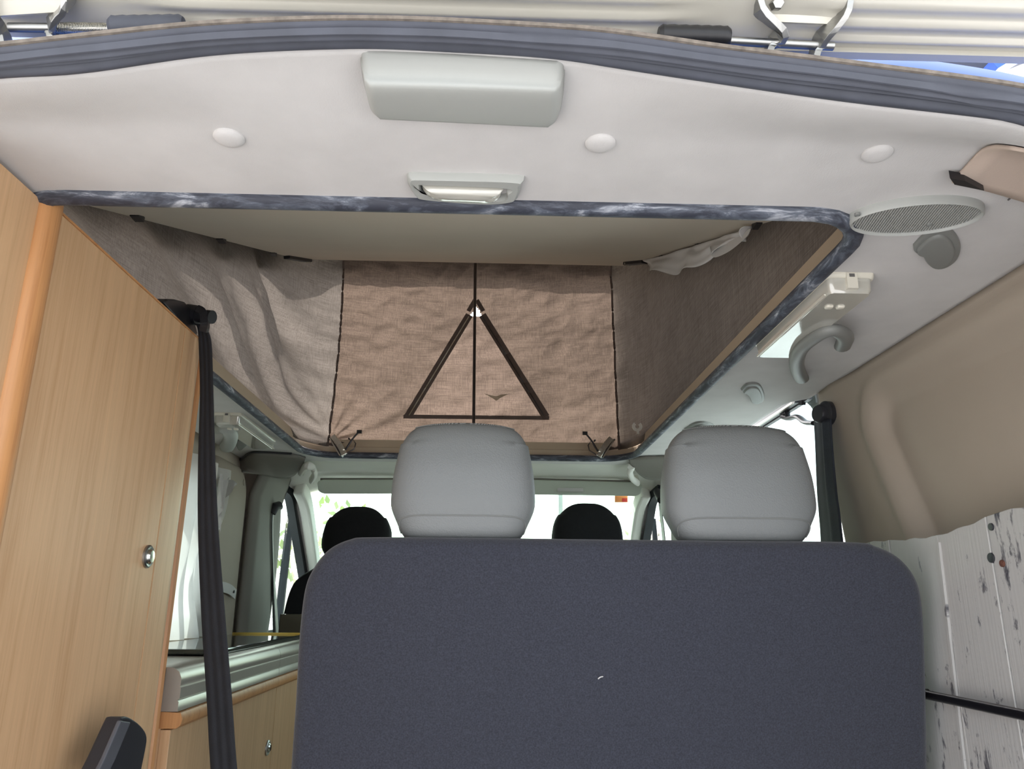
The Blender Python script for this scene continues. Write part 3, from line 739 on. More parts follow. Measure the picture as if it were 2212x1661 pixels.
# small tear
tr_ = [onfront(u, v) + np.array((0, -.014, 0)) for u, v in ((1046, 852), (1060, 856), (1072, 858), (1084, 854), (1098, 853), (1080, 862), (1072, 868), (1064, 862))]
obj('torn_patch', *prism(tr_, (0, .001, 0)), m_rail, tent, smooth=False)

# centre pole
pp = [onroof(1027, 555) + np.array((0, .06, .03)), ony(1025, 650, 2.52), ony(1023, 930, 2.58)]
pp = [np.array((ony(1026, 600, 2.50)[0], 2.50, zroof(2.50))), ony(1025, 650, 2.50), ony(1023, 930, 2.50), np.array((ony(1023, 930, 2.5)[0], 2.50, 1.40))]
pl = thing('support_pole', pp[-1], 'slim grey steel pole standing before the triangular canvas window', 'pole')
obj('tube', *tube(resample([pp[0], pp[2], pp[3]], 20), .0052, 12, (1, 0, 0)), m_darkmetal, pl)
obj('foot', *lathe(pp[-1], (0, 0, 1), [(.012, -.004), (.012, .006), (.007, .012)], 16), m_black, pl)

# white cloth drooping from the right edge of the roof board
XR = float(fr_[0]) - .004

tp_ = [onx(u, v, XR) for u, v in ((1390, 561), (1430, 553), (1480, 537), (1512, 527), (1560, 511), (1600, 499), (1626, 488))]
bt_ = [onx(u, v, XR - .012) for u, v in ((1396, 575), (1425, 588), (1470, 587), (1520, 566), (1545, 545), (1590, 522), (1622, 496))]
T_, B_ = spline(tp_, 61), spline(bt_, 61)
def cl(u, v):
    i = int(round(u * 60)); p_ = T_[i] * (1 - v) + B_[i] * v
    return p_ + np.array((.012 * math.sin(u * 22 + v * 2) * v + .008 * noise.noise(Vector((u * 9, v * 3, 2))), 0, -.006 * math.sin(u * 30) * v))
o = obj('curtain_cloth', *grid(cl, 60, 12), m_white, sharp=180); thick(o, .0012); prop(o, 'white cloth drooping from the edge of the roof board', 'cloth')
tl = [onx(u, v, XR - .02) for u, v in ((1534, 535), (1541, 556), (1575, 543), (1612, 512), (1622, 494))]
obj('loose_corner', *loft([onx(u, v, XR - .012) for u, v in ((1534, 531), (1550, 530), (1575, 522), (1600, 508), (1618, 494))], tl, 20, 4), m_white, o, sharp=180)

# over-centre latches on the front of the frame
for sx, cpx, lab in ((1, (738, 968), 'chrome over-centre roof latch at the left front corner of the roof opening'), (-1, (1300, 972), 'chrome over-centre roof latch at the right front corner of the roof opening')):
    c0 = ony(cpx[0], cpx[1], 2.56)
    lt = thing('roof_latch', c0, lab, 'latch', 'roof latches at the front of the opening')
    k = 2.56 / 1650 / .97 * 1.15
    def q(dx, dy, y=2.55): return np.array((c0[0] + sx * dx * k, y, c0[2] - dy * k))
    o = obj('base', *sweep([q(-24, -20, 2.565), q(2, 14, 2.565)], rect(.03, .006), (0, 1, 0)), m_darkmetal, lt, smooth=False)
    o = obj('lever', *sweep([q(-18, -22, 2.553), q(-4, -6, 2.548), q(8, 14, 2.545)], rect(.006, .020), (0, 1, 0)), m_chrome, lt, smooth=False); bevel(o, .002, 2)
    obj('lever_rim', *sweep([q(-22, -17, 2.548), q(0, 16, 2.543)], rect(.006, .004), (0, 1, 0)), m_chrome, lt, smooth=False)
    obj('rivet', *cyl(q(4, 2, 2.556), q(4, 2, 2.536), .006, 14), m_chrome, lt)
    obj('rivet', *cyl(q(7, 11, 2.556), q(7, 11, 2.536), .0045, 14), m_chrome, lt)
    obj('bail', *tube([q(8, 12), q(24, 2), q(26, -8), q(20, -16), q(14, -4), q(6, 6)], .0022, 8, (0, 1, 0)), m_darkmetal, lt)
    hk = obj('hook', *tube(spline([q(8, 4), q(18, -14), q(29, -28), q(34, -30)], 12), .003, 8, (0, 1, 0)), m_black, lt)
    obj('tip', *box(*sorted((q(27, 0)[0], q(36, 0)[0])), 2.545, 2.553, q(0, -27)[2], q(0, -32)[2] + .002), m_black, hk, smooth=False)
    obj('screw', *cyl(q(14, -16, 2.556), q(14, -16, 2.54), .003, 10), m_black, lt)
# white pole clip on the right
cc = ony(1378, 926, 2.42)
o = thing('pole_clip', cc, 'small white open pole clip on the right of the roof frame', 'clip')
k = 2.42 / 1650
ring = [np.array((cc[0] + k * 8 * math.sin(a) - .002, 2.42, cc[2] + k * 5 - k * 8 * math.cos(a))) for a in np.linspace(-2.5, 2.5, 20)]
obj('jaw', *sweep(ring, rect(.004, .010), (0, 1, 0)), m_whiteplast, o, smooth=False)
obj('stem', *sweep([ring[10], np.array((cc[0], 2.42, cc[2] - k * 12))], rect(.010, .006), (0, 1, 0)), m_whiteplast, o, smooth=False)

# ================================================================== HEADLINER FITTINGS
# brake-light cover box at the rear header
tl_ = [ony(u, v, .603) for u, v in ((776, 95), (1000, 106), (1223, 121))]
md_ = [onz(u, v, 1.383) for u, v in ((777, 190), (1000, 196), (1220, 205))]
bd_ = [onz(u, v, 1.386) for u, v in ((788, 240), (1000, 250), (1216, 260))]
ed_ = [onz(u, v, 1.392) for u, v in ((806, 264), (1000, 273), (1200, 283))]
rows = [spline(r_, 41) for r_ in (tl_, md_, bd_, ed_)]
def cov(u, v):
    i = int(round(u * 40)); c_ = spline([rows[0][i] + np.array((0, 0, -.006)), (rows[0][i] * .45 + rows[1][i] * .55) + np.array((0, 0, -.006)), rows[1][i], rows[2][i], rows[3][i]], 25)[int(round(v * 24))]
    e = min(u, 1 - u); lift = .022 * (1 - sm(0, .035, e)) + .016 * (1 - sm(0, .06, 1 - v))
    c_ = c_.copy(); cen = rows[1][20][0]
    rnd = .10 * (1 - math.sqrt(max(0, 1 - max(0, (v - .80) / .20) ** 2)))       # rounded lower corners
    c_[0] = cen + (c_[0] - cen) * (1 - .45 * rnd)
    c_[2] = min(c_[2] + lift, zceil(c_[0], c_[1]) + .004) if lift > 0 else c_[2]
    return c_
o = obj('brake_light_cover', *grid(cov, 40, 24), m_grey, sharp=70); thick(o, .002, 1.0 if o.data.polygons[400].normal.z > 0 else -1.0); prop(o, 'grey plastic cover box on the headliner above the tailgate opening', 'cover')

# interior dome lamp
dl_c = onz(1001, 396, ZC)
dl = thing('dome_lamp', dl_c, 'grey dome lamp with clear lens beside the rear edge of the roof opening', 'lamp')
cA = [onz(u, v, ZC) for u, v in ((890, 371), (1112, 377), (1127, 388), (1122, 412), (1108, 424), (1040, 428), (915, 418), (893, 408), (879, 384), (881, 373))]
outl = spline(cA + [cA[0]], 61)[:-1]
cen = np.mean(outl, axis=0)
vs, fs = [], []
lensP = [onz(u, v, ZC) for u, v in ((906, 386), (1090, 394), (1094, 404), (1088, 418), (1000, 416), (920, 408))]
inn = spline(lensP + [lensP[0]], 61)[:-1]
rings_ = [(outl, 0.0), (cen + (outl - cen) * .985, .006), (cen + (outl - cen) * .93, .010), (inn * .8 + (cen + (outl - cen) * .93) * .2, .010), (inn, .006), (inn, -.004)]
for R__, h in rings_: vs += [(p_[0], p_[1], ZC - h) for p_ in R__]
n_ = 60
for k in range(5): fs += [(k * n_ + i, k * n_ + (i + 1) % n_, (k + 1) * n_ + (i + 1) % n_, (k + 1) * n_ + i) for i in range(n_)]
obj('bezel', vs, fs, m_grey, dl)
ic = inn.mean(0)
obj('lens', *dome([ic + (p_ - ic) * np.array((.94, .9, 1)) + np.array((-.004, 0, .004)) for p_ in inn], (0, 0, -.020), .35, 5), m_lens, dl)

# speaker
sc = np.array((.537, .857, ZC)); ra, rb_ = .081, .043; tilt = math.radians(-9)
spk = thing('ceiling_speaker', sc, 'oval grey loudspeaker with ribbed grille on the headliner', 'speaker')
def ell(s, z): return [(sc[0] + s * ra * math.cos(a) * math.cos(tilt) - s * rb_ * math.sin(a) * math.sin(tilt), sc[1] + s * ra * math.cos(a) * math.sin(tilt) + s * rb_ * math.sin(a) * math.cos(tilt), z) for a in np.linspace(0, 2 * math.pi, 61)[:-1]]
vs, fs = [], []
for s_, h in ((1, -.004), (1, .004), (.988, .010), (.965, .012), (.94, .0108), (.92, .007)): vs += ell(s_, ZC - h)
for k in range(5): fs += [(k * 60 + i, k * 60 + (i + 1) % 60, (k + 1) * 60 + (i + 1) % 60, (k + 1) * 60 + i) for i in range(60)]
obj('rim', vs, fs, m_grey, spk)
obj('grille', *prism(ell(.94, ZC - .0065), (0, 0, .004)), m_grey, spk, smooth=False)
bars = []
for i in range(46):
    t = -.96 + 1.92 * i / 45; x = t * ra * .93; h = rb_ * .93 * math.sqrt(1 - (t * .98) ** 2)
    p0 = np.array((sc[0] + x * math.cos(tilt) + h * math.sin(tilt), sc[1] + x * math.sin(tilt) - h * math.cos(tilt), ZC - .0075)); p1 = np.array((sc[0] + x * math.cos(tilt) - h * math.sin(tilt), sc[1] + x * math.sin(tilt) + h * math.cos(tilt), ZC - .0075))
    bars.append(sweep([p0, p1], rect(.002, .0017)))
prop(obj('grille_ribs', *join(*bars), m_grey, spk, smooth=False), 'fine vertical grille ribs', kind='stuff')
for u, v in ((1852, 464), (2056, 440), (2008, 486)):
    obj('screw', *lathe(onz(u, v, ZC - .009), (0, 0, -1), [(.0036, -.002), (.0036, .001), (.0026, .0015), (.0024, .0002)], 14), m_greyd, spk)

# coat hooks
def coat_hook(pxs, lab, h=.011, zr=ZC):
    P_ = [onz(u, v, zr) for u, v in pxs]; c_ = np.mean(P_, axis=0)
    t_ = thing('coat_hook', c_, lab, 'hook', 'grey fold-down coat hooks')
    sp2 = spline(P_ + [P_[0]], 41)[:-1]
    obj('base', *dome(sp2, (0, 0, -h * .45), .10, 4), m_greyd, t_)
    inn_ = [c_ + (p_ - c_) * .80 + np.array((0, .003, -h * .45)) for p_ in sp2]
    obj('flap', *dome(inn_, (0, 0, -h * .35), .12, 4), m_greyd, t_)
    return t_
coat_hook([(1972, 527), (1990, 508), (2012, 493), (2038, 487), (2062, 500), (2075, 528), (2068, 556), (2046, 574), (2022, 578), (2003, 566), (1990, 546), (1975, 540)], 'folded grey coat hook just below the oval speaker')
coat_hook([(1600, 839), (1611, 828), (1626, 825), (1642, 830), (1651, 851), (1648, 865), (1634, 871), (1623, 865), (1615, 847)], 'folded grey coat hook between the grab handle and the right headrest')
coat_hook([(1478, 926), (1500, 912), (1525, 910), (1545, 920), (1540, 935), (1505, 938)], 'grey coat hook half hidden behind the right headrest')

# grab handles
def grab(pth_, r, lab, m_, flat=1.5):
    P_ = spline([onz(u, v, z) for u, v, z in pth_], 40)
    t_ = thing('grab_handle', P_[0], lab, 'grab handle', 'grab handles on the headliner')
    obj('grip', *sweep(P_, circ(r, 14, r * flat), (0, 0, 1), scale=lambda t: .96 + .12 * abs(2 * t - 1) ** 2), m_, t_)
    for e, e2 in ((P_[0], P_[3]), (P_[-1], P_[-4])):
        d_ = (e2 - e) / np.linalg.norm(e2 - e)
        obj('mount', *sweep([e + np.array((0, 0, .0)) + d_ * .004, np.array((e[0], e[1], ZC + .002))], rect(.018, .024), tuple(d_ + np.array((.01, 0, 0)))), m_, t_, smooth=False)
    return t_
grab([(1820, 748, 1.392), (1826, 728, 1.372), (1806, 714, 1.366), (1784, 716, 1.364), (1756, 732, 1.364), (1732, 752, 1.364), (1721, 778, 1.366), (1724, 802, 1.374), (1732, 818, 1.394)], .0105, 'curved grey grab handle beside the right strip lamp', m_greyd, 1.35)

# strip lamps
def strip_lamp(x0, x1, y0, y1, lab, sx):
    c_ = ((x0 + x1) / 2, (y0 + y1) / 2, ZC)
    t_ = thing('strip_lamp', c_, lab, 'lamp', 'strip lamps on the headliner')
    o = obj('base', *dome([(x, y, ZC + .001) for x, y in rrect(x0, x1, y0, y1, .008, 5)], (0, 0, -.009), .03, 4), m_lampbody, t_)
    base = rrect(x0 + .004, x1 - .004, y0 + .004, y1 - .004, .008, 5)
    vs, fs = [], []; cx0, cy0 = c_[0], c_[1]; n2 = len(base)
    for sxx, syy, h in ((1, 1, .008), (.97, .99, .026), (.90, .975, .031)):
        vs += [(cx0 + (x - cx0) * sxx, cy0 + (y - cy0) * syy, ZC - h) for x, y in base]
    for k in range(2): fs += [(k * n2 + i, k * n2 + (i + 1) % n2, (k + 1) * n2 + (i + 1) % n2, (k + 1) * n2 + i) for i in range(n2)]
    fs.append(tuple(2 * n2 + i for i in range(n2)))
    obj('diffuser', vs, fs, m_lens, t_, sharp=30)
    xm = (x0 + x1) / 2
    obj('clip', *box(xm - .008, xm + .008, y0 - .0015, y0 + .006, ZC - .026, ZC - .001), m_lampbody, t_, smooth=False)
    obj('label_mark', *box(xm - .004, xm + .004, y0 - .0022, y0 - .001, ZC - .008, ZC - .003), m_seam, t_, smooth=False)
    for dx in (-.010, .008):
        obj('switch', *dome([(xm + dx + a, y0 + .062 + b, ZC - .031) for a, b in rrect(-.006, .006, -.006, .006, .003, 3)], (0, 0, -.003), .25, 3), m_lampbody, t_)
    obj('edge_rib', *sweep([((x0 if sx > 0 else x1) + .004 * sx, y0 + .02, ZC - .029), ((x0 if sx > 0 else x1) + .004 * sx, y1 - .01, ZC - .029)], rect(.003, .003)), m_lampbody, t_, smooth=False)
    return t_
strip_lamp(.502, .578, 1.040, 1.370, 'cream strip lamp on the right of the headliner beside the grab handle', 1)
strip_lamp(-.735, -.660, 2.00, 2.36, 'cream strip lamp on the left of the headliner above the kitchen', -1)
# handle on the left above the kitchen
grab([(472, 925, 1.392), (488, 926, 1.372), (498, 938, 1.368), (497, 952, 1.372), (490, 966, 1.392)], .016, 'grey grab handle on the left above the kitchen unit', m_grey, 1.3)
coat_hook([(508, 940), (520, 936), (538, 948), (530, 958), (520, 966), (512, 962)], 'grey coat hook at the left beside the strip lamp', .02)
# cab handles
def cab_grab(pp_, lab):
    P_ = spline([onz(u, v, z) for u, v, z in pp_], 30)
    t_ = thing('grab_handle', P_[0], lab, 'grab handle', 'grab handles in the front cab')
    obj('grip', *sweep(P_, circ(.010, 12, .014), (0, 1, 0)), m_cabhead, t_)
    obj('mount', *sweep([P_[0], P_[0] + np.array((0, .05, .03))], rect(.02, .02), (1, 0, 0)), m_cabhead, t_, smooth=False)
    obj('mount', *sweep([P_[-1], P_[-1] + np.array((0, .05, .03))], rect(.02, .02), (1, 0, 0)), m_cabhead, t_, smooth=False)
cab_grab([(650, 1021, 1.384), (661, 1006, 1.374), (674, 1010, 1.370), (680, 1024, 1.368), (673, 1038, 1.374)], 'pale grab handle at the left of the cab roof')
cab_grab([(1364, 1008, 1.384), (1361, 1020, 1.374), (1366, 1034, 1.370), (1377, 1043, 1.374)], 'pale grab handle at the right of the cab roof')

# sun visors
for pl_, pr_, lab in (((684, 1036, 1067), (1040, 1036, 1066), 'grey-green sun visor left of the centre headrest'), ((1056, 1034, 1067), (1388, 1042, 1072), 'grey-green sun visor with white sticker at the right')):
    a, b, c_, d_ = ony(pl_[0], pl_[1], 3.14), ony(pr_[0], pr_[1], 3.14), ony(pr_[0] - 4, pr_[2], 3.12), ony(pl_[0] + 4, pl_[2], 3.12)
    def vz(u, v): return (a * (1 - u) + b * u) * (1 - v) + (d_ * (1 - u) + c_ * u) * v
    # rounded outline
    pol = [vz((x), (y)) for x, y in [(px_ / 12.0, py_) for px_, py_ in [(p_[0] * 12, p_[1]) for p_ in [(q_[0] / 6.0, q_[1]) for q_ in rrect(0, 6, 0, 1, .3, 6)]]]]
    t_ = obj('sun_visor', *prism(pol, (0, .018, .004)), mat('visor_vinyl', (196, 203, 192), .7, var=.03, bscale=500, bstr=.15), smooth=False); bevel(t_, .004, 2); prop(t_, lab, 'sun visor', 'sun visors')
    if pr_[0] > 1200:
        obj('sticker', *prism([ony(u, v, 3.118) for u, v in ((1204, 1054), (1260, 1054), (1260, 1062), (1204, 1062))], (0, .002, 0)), m_white, t_, smooth=False)
    obj('hinge_rod', *tube([vz(.02, .02) + np.array((0, .01, .004)), vz(.98, .02) + np.array((0, .01, .004))], .006, 8), m_cabgrey, t_)

# ================================================================== REAR BENCH
BT, BS = 1.25, .22        # top y, recline slope (y grows downwards)
def onbench(u, v): return hit(u, v, (0, 1, BS), BT + BS * 1.02)
bo = [(622, 1661), (632, 1520), (640, 1380), (652, 1275), (672, 1225), (706, 1184), (752, 1162), (800, 1157), (1000, 1158), (1300, 1162), (1600, 1165), (1850, 1168), (1905, 1178), (1955, 1204), (1990, 1250), (2004, 1310), (2010, 1420), (2013, 1540), (2015, 1661)]
B3 = [onbench(u, v) for u, v in bo]
B3 = [np.array((-.325, BT + BS * (1.02 - .25), .25))] + B3 + [np.array((.735, BT + BS * (1.02 - .25), .25))]
bench = thing('rear_bench', (.2, 1.40, 0), 'charcoal fabric rear bench seat with two grey headrests', 'bench seat')
# closed outline: dense
body_pts = np.vstack([B3[0:2], spline(B3[1:-1], 120)[1:-1], B3[-2:]])
cenb = np.array((.2, 0, .65))
def inset(P_, d):
    out = []
    n = len(P_)
    for i in range(n):
        t = P_[min(i + 1, n - 1)] - P_[max(i - 1, 0)]; nx, nz = t[2], -t[0]; L = math.hypot(nx, nz) + 1e-9
        nx, nz = nx / L, nz / L
        s_ = -1 if (nx * (P_[i][0] - cenb[0]) + nz * (P_[i][2] - cenb[2])) > 0 else 1
        q_ = P_[i].copy(); q_[0] += s_ * nx * d; q_[2] += s_ * nz * d; out.append(q_)
    return np.array(out)
vs, fs = [], []; n = len(body_pts)
layers = [(.022, 0), (.012, .003), (.005, .009), (.001, .018), (0, .03), (0, .09), (.006, .115), (.02, .13)]
for d, yy in layers: vs += [p_ + np.array((0, yy, 0)) for p_ in inset(body_pts, d)]
for k in range(len(layers) - 1): fs += [(k * n + i, k * n + (i + 1) % n, (k + 1) * n + (i + 1) % n, (k + 1) * n + i) for i in range(n)]
fs += [tuple(range(n))[::-1], tuple((len(layers) - 1) * n + i for i in range(n))]
obj('backrest', vs, fs, m_bench, bench, sharp=55)
o = obj('seat_base', *box(-.32, .73, 1.52, 2.02, .28, .46), m_bench, bench, smooth=False); bevel(o, .04, 4)
o = obj('seat_box', *box(-.30, .71, 1.56, 1.98, 0, .28), m_wood, bench, smooth=False)
o = obj('lint', *tube(spline([onbench(1292, 1466) + np.array((0, -.002, 0)), onbench(1296, 1462) + np.array((0, -.004, 0)), onbench(1302, 1461) + np.array((0, -.002, 0))], 6), .0011, 5, (0, 1, 0)), m_white, bench)
def headrest(cx0, cz0, y0, hwid, hei, dep, m_, seamm, par, lab=None, posts=True, nz=40, na=56, cover=False):
    """superellipse loft; cz0 is the bottom"""
    def sec(t):      # half width, half depth at height fraction t
        w = hwid * (.845 + .155 * sm(0, .30, t)) * (1 - (.10 if cover else .13) * sm(.30, 1.0, t) ** 1.35)
        d = dep * (.80 + .20 * sm(0, .35, t)) * (1 - .25 * sm(.5, 1, t))
        e = .085 if t > .5 else .05
        q0 = .52 if cover else .78
        if t > q0: k = (t - q0) / (1 - q0); r_ = math.sqrt(max(0, 1 - k ** 2.4)); b_ = .22 if cover else .62; w *= b_ + (1 - b_) * r_; d *= (.25 + .75 * r_)
        if t < .10: k = 1 - t / .10; r_ = math.sqrt(max(0, 1 - k * k * .75)); w *= (.85 + .15 * r_); d *= (.55 + .45 * r_)
        return w, d
    ex = 3.3
    def pt(t, a):
        w, d = sec(t); c_, s_ = math.cos(a), math.sin(a)
        x = w * math.copysign(abs(c_) ** (2 / ex), c_); y = d * math.copysign(abs(s_) ** (2 / ex), s_)
        wv = .004 * noise.noise(Vector((x * 20, t * 6, y * 20 + cx0 * 9))) if cover else 0
        return np.array((cx0 + x * (1 + wv * 8), y0 + y + wv, cz0 + hei * t + (-.012 * (x / hwid) ** 2 if t > .8 else 0)))
    vs, fs = [], []
    ts = [0.5 - 0.5 * math.cos(math.pi * k / nz) for k in range(nz + 1)]
    for t in ts: vs += [pt(t, 2 * math.pi * i / na) for i in range(na)]
    for k in range(nz): fs += [(k * na + i, k * na + (i + 1) % na, (k + 1) * na + (i + 1) % na, (k + 1) * na + i) for i in range(na)]
    fs += [tuple(range(na))[::-1], tuple(nz * na + i for i in range(na))]
    h_ = obj('headrest', vs, fs, m_, par, sharp=60)
    if lab: h_['label'] = lab
    if not cover:
        pts = []
        for s_ in np.linspace(-1, 1, 45):
            t = .175 - .135 * abs(s_) ** 4.0
            a = -math.pi / 2 + s_ * 1.42
            p_ = pt(t, a); pts.append(p_ + np.array((.0006 * math.cos(a), -.0002, 0)))
        obj('seam', *tube(pts, .0013, 6), seamm, h_)
        pts = [pt(.972, a) + np.array((0, 0, .0005)) for a in np.linspace(-math.pi + .25, -.25, 60)]
        stv = [sweep([pts[i], pts[i] + (pts[i + 1] - pts[i]) * .6 + np.array((0, 0, .0008))], rect(.0012, .0016)) for i in range(0, 59)]
        prop(obj('stitching', *join(*stv), seamm, h_, smooth=False), kind='stuff')
    for s_ in (-1, 1):
        if posts:
            px_ = cx0 + s_ * hwid * .50
            obj('post', *cyl((px_, y0, cz0 - .045), (px_, y0, cz0 + .03), .006, 12), m_darkmetal, h_)
            obj('post_guide', *cyl((px_, y0, cz0 - .03), (px_, y0, cz0 + .006), .012, 14, .010), m_black, h_)
    return h_
HY = 1.315
k1, k2 = ony(842, 1100, HY - .02), ony(1157, 1100, HY - .02)
hb, ht = ony(1000, 1160, HY - .05)[2], ony(1000, 917, HY)[2]
headrest((k1[0] + k2[0]) / 2, hb, HY, (k2[0] - k1[0]) / 2, ht - hb, .058, m_leather, m_stitch, bench, 'grey leatherette headrest in the middle of the bench')
k1, k2 = ony(1437, 1100, HY - .02), ony(1765, 1100, HY - .02)
hb, ht = ony(1600, 1166, HY - .05)[2], ony(1600, 922, HY)[2]
headrest((k1[0] + k2[0]) / 2, hb, HY, (k2[0] - k1[0]) / 2, ht - hb, .058, m_leather, m_stitch, bench, 'grey leatherette headrest at the right of the bench')

# ================================================================== FRONT SEATS
FY = 3.02
for (l, r_, t_px, b_px), lab in (((700, 845, 1094, 1180), 'front seat in a black cover at the left of the cab'), ((1194, 1342, 1087, 1180), 'front seat in a black cover at the right of the cab')):
    a, b = ony(l, 1150, FY), ony(r_, 1150, FY); zt, zb = ony(l, t_px, FY)[2], ony(l, b_px, FY)[2]
    cx0 = (a[0] + b[0]) / 2; hw = (b[0] - a[0]) / 2
    fsx = thing('front_seat', (cx0, FY, 0), lab, 'seat', 'black covered front seats')
    headrest(cx0, zb - .06, FY, hw * 1.02, zt - zb + .06, .065, m_blackcloth, m_black, fsx, None, False, 30, 40, True)
    # backrest: rounded shoulder shape
    zs = ony(640, 1225, FY)[2] - .0
    ol = []
    hwb = .255
    for x, z in ((-hwb, .40), (-hwb, .80), (-hwb + .004, zs - .16), (-hwb + .03, zs - .06), (-hwb + .09, zs - .01), (-.10, zs + .015), (.10, zs + .015), (hwb - .09, zs - .01), (hwb - .03, zs - .06), (hwb - .004, zs - .16), (hwb, .80), (hwb, .40)):
        ol.append((cx0 + x, FY - .05, z))
    ol = spline(ol, 60)
    o = obj('backrest', *dome([p_ + np.array((0, .08, 0)) for p_ in ol], (0, -.09, 0), .06, 5), m_blackcloth, fsx)
    o = obj('back_shell', *dome([np.array((p_[0], FY - .062, min(p_[2], zs - .17))) for p_ in ol], (0, -.012, 0), .03, 3), mat('seat_back_vinyl', (92, 86, 72), .6, var=.05), fsx)
    o = obj('cushion', *box(cx0 - .25, cx0 + .25, FY + .03, FY + .50, .34, .48), m_blackcloth, fsx, smooth=False); bevel(o, .05, 4)
    o = obj('pedestal', *box(cx0 - .18, cx0 + .18, FY + .04, FY + .42, 0, .34), m_black, fsx, smooth=False)

# ================================================================== WARDROBE (left)
WX, WT = -.554, 1.396
wd = thing('wardrobe', (-.70, 1.0, 0), 'beech laminate wardrobe with a push-button lock along the left side', 'wardrobe')
SY = 1.327
o = obj('carcass', *box(-.868, WX - .018, .705, 1.44, 0, WT - .004), m_wood, wd, smooth=False)
o = obj('rear_panel', *box(WX - .018, WX - .004, .705, .866, .02, WT - .002), m_wood, wd, smooth=False)
dr = obj('door', *box(WX - .018, WX, .90, SY - .0022, .02, WT), m_wood, wd, smooth=False); bevel(dr, .0012, 2)
obj('lock_rosette', *lathe(onx(318, 1202, WX), (1, 0, 0), [(.0185, -.001), (.0185, .003), (.016, .0048), (.013, .0042), (.0125, .003)], 28), m_steel, dr)
kn = obj('push_button', *lathe(onx(318, 1202, WX), (1, 0, 0), [(.0115, 0), (.0115, .0055), (.0095, .0085), (.002, .0090)], 24), m_chrome, dr)
# front post with rounded corner
pp_ = [(WX - .10, SY + .0012), (WX - .0, SY + .0012)] + [(WX - .050 + .050 * math.cos(a), 1.395 + .050 * math.sin(a)) for a in np.linspace(0, math.pi / 2, 9)] + [(WX - .10, 1.445)]
o = obj('corner_post', *prism([(x, y, .02) for x, y in pp_], (0, 0, WT - .02)), m_wood, wd); 
# orange-brown edge moulding at the front end
ep = [(WX - .060, 1.442), (WX - .022, 1.442), (WX - .012, 1.448), (WX - .010, 1.456), (WX - .018, 1.464), (WX - .022, 1.478), (WX - .060, 1.482)]
o = obj('edge_moulding', *prism([(x, y, .02) for x, y in ep], (0, 0, WT - .05)), m_woodedge, wd)
obj('moulding_top', *dome([(x, y, WT - .03) for x, y in ep], (0, 0, .022), .5, 4), m_woodedge, wd)
# rounded upright moulding between rear panel and door
mp = [(WX - .018, .862)] + [(WX - .006 + .016 * math.sin(a), .883 - .021 * math.cos(a)) for a in np.linspace(0, math.pi, 13)] + [(WX - .018, .904)]
o = obj('upright_moulding', *prism([(x, y, .02) for x, y in mp], (0, 0, WT - .02)), m_woodedge, wd)
obj('moulding_cap', *dome([(x, y, WT - .001) for x, y in mp], (0, 0, .014), .35, 4), m_woodedge, wd)
obj('top_edging', *sweep([(WX - .006, .905, WT + .0015), (WX - .006, 1.43, WT + .0015)], rect(.003, .014), (0, 0, 1)), m_woodedge, wd, smooth=False)

# black plastic lever at lower left
lv = thing('plastic_lever', onx(262, 1650, -.50), 'black plastic handle sticking up in front of the wardrobe door', 'handle')
cs = [onx(u, v, -.49) for u, v in ((196, 1690), (222, 1640), (258, 1560), (266, 1548), (282, 1550), (306, 1568), (318, 1590), (314, 1625), (300, 1690))]
o = obj('grip', *prism(spline(cs, 30), (-.022, 0, 0)), m_bplast, lv, smooth=False); bevel(o, .003, 3)
cs2 = [onx(u, v, -.487) for u, v in ((200, 1690), (226, 1640), (262, 1556), (283, 1560), (250, 1640), (226, 1690))]
o = obj('flat_rib', *prism(cs2, (-.006, 0, 0)), mat('worn_plastic', (86, 88, 94), .35, var=.1), lv, smooth=False); bevel(o, .0015, 2)
ft = onx(250, 1690, -.50)
obj('stalk', *tube([ft, np.array((-.515, ft[1] - .04, .20)), np.array((-.515, ft[1] - .04, 0.0))], .010, 10, (0, 1, 0)), m_black, lv)

# ================================================================== KITCHEN UNIT (left)
kt = thing('kitchen_unit', (-.70, 1.9, 0), 'low beech kitchen unit ahead of the wardrobe', 'kitchen cabinet')
KY0, KY1 = 1.486, 2.66
obj('carcass', *box(-.868, WX - .018, KY0, KY1, 0, .70), m_wood, kt, smooth=False)
for y0, y1 in ((KY0, 2.198), (2.201, KY1)):
    d_ = obj('door', *box(WX - .018, WX, y0, y1, .04, .698), m_wood, kt, smooth=False); bevel(d_, .001, 2)
    if y0 < 2:
        c_ = onx(577, 1615, WX)
        obj('lock_rosette', *lathe(c_, (1, 0, 0), [(.0185, -.001), (.0185, .003), (.015, .005), (.0125, .004)], 24), m_steel, d_)
        obj('push_button', *lathe(c_, (1, 0, 0), [(.011, 0), (.011, .006), (.008, .009), (.001, .0095)], 20), m_chrome, d_)
tp2 = [(-.58, .70), (-.545, .70), (-.538, .706), (-.536, .716), (-.540, .726), (-.58, .728)]
obj('wood_edge', *prism([(x, KY0, z) for x, z in tp2], (0, KY1 - KY0, 0)), m_woodedge, kt)
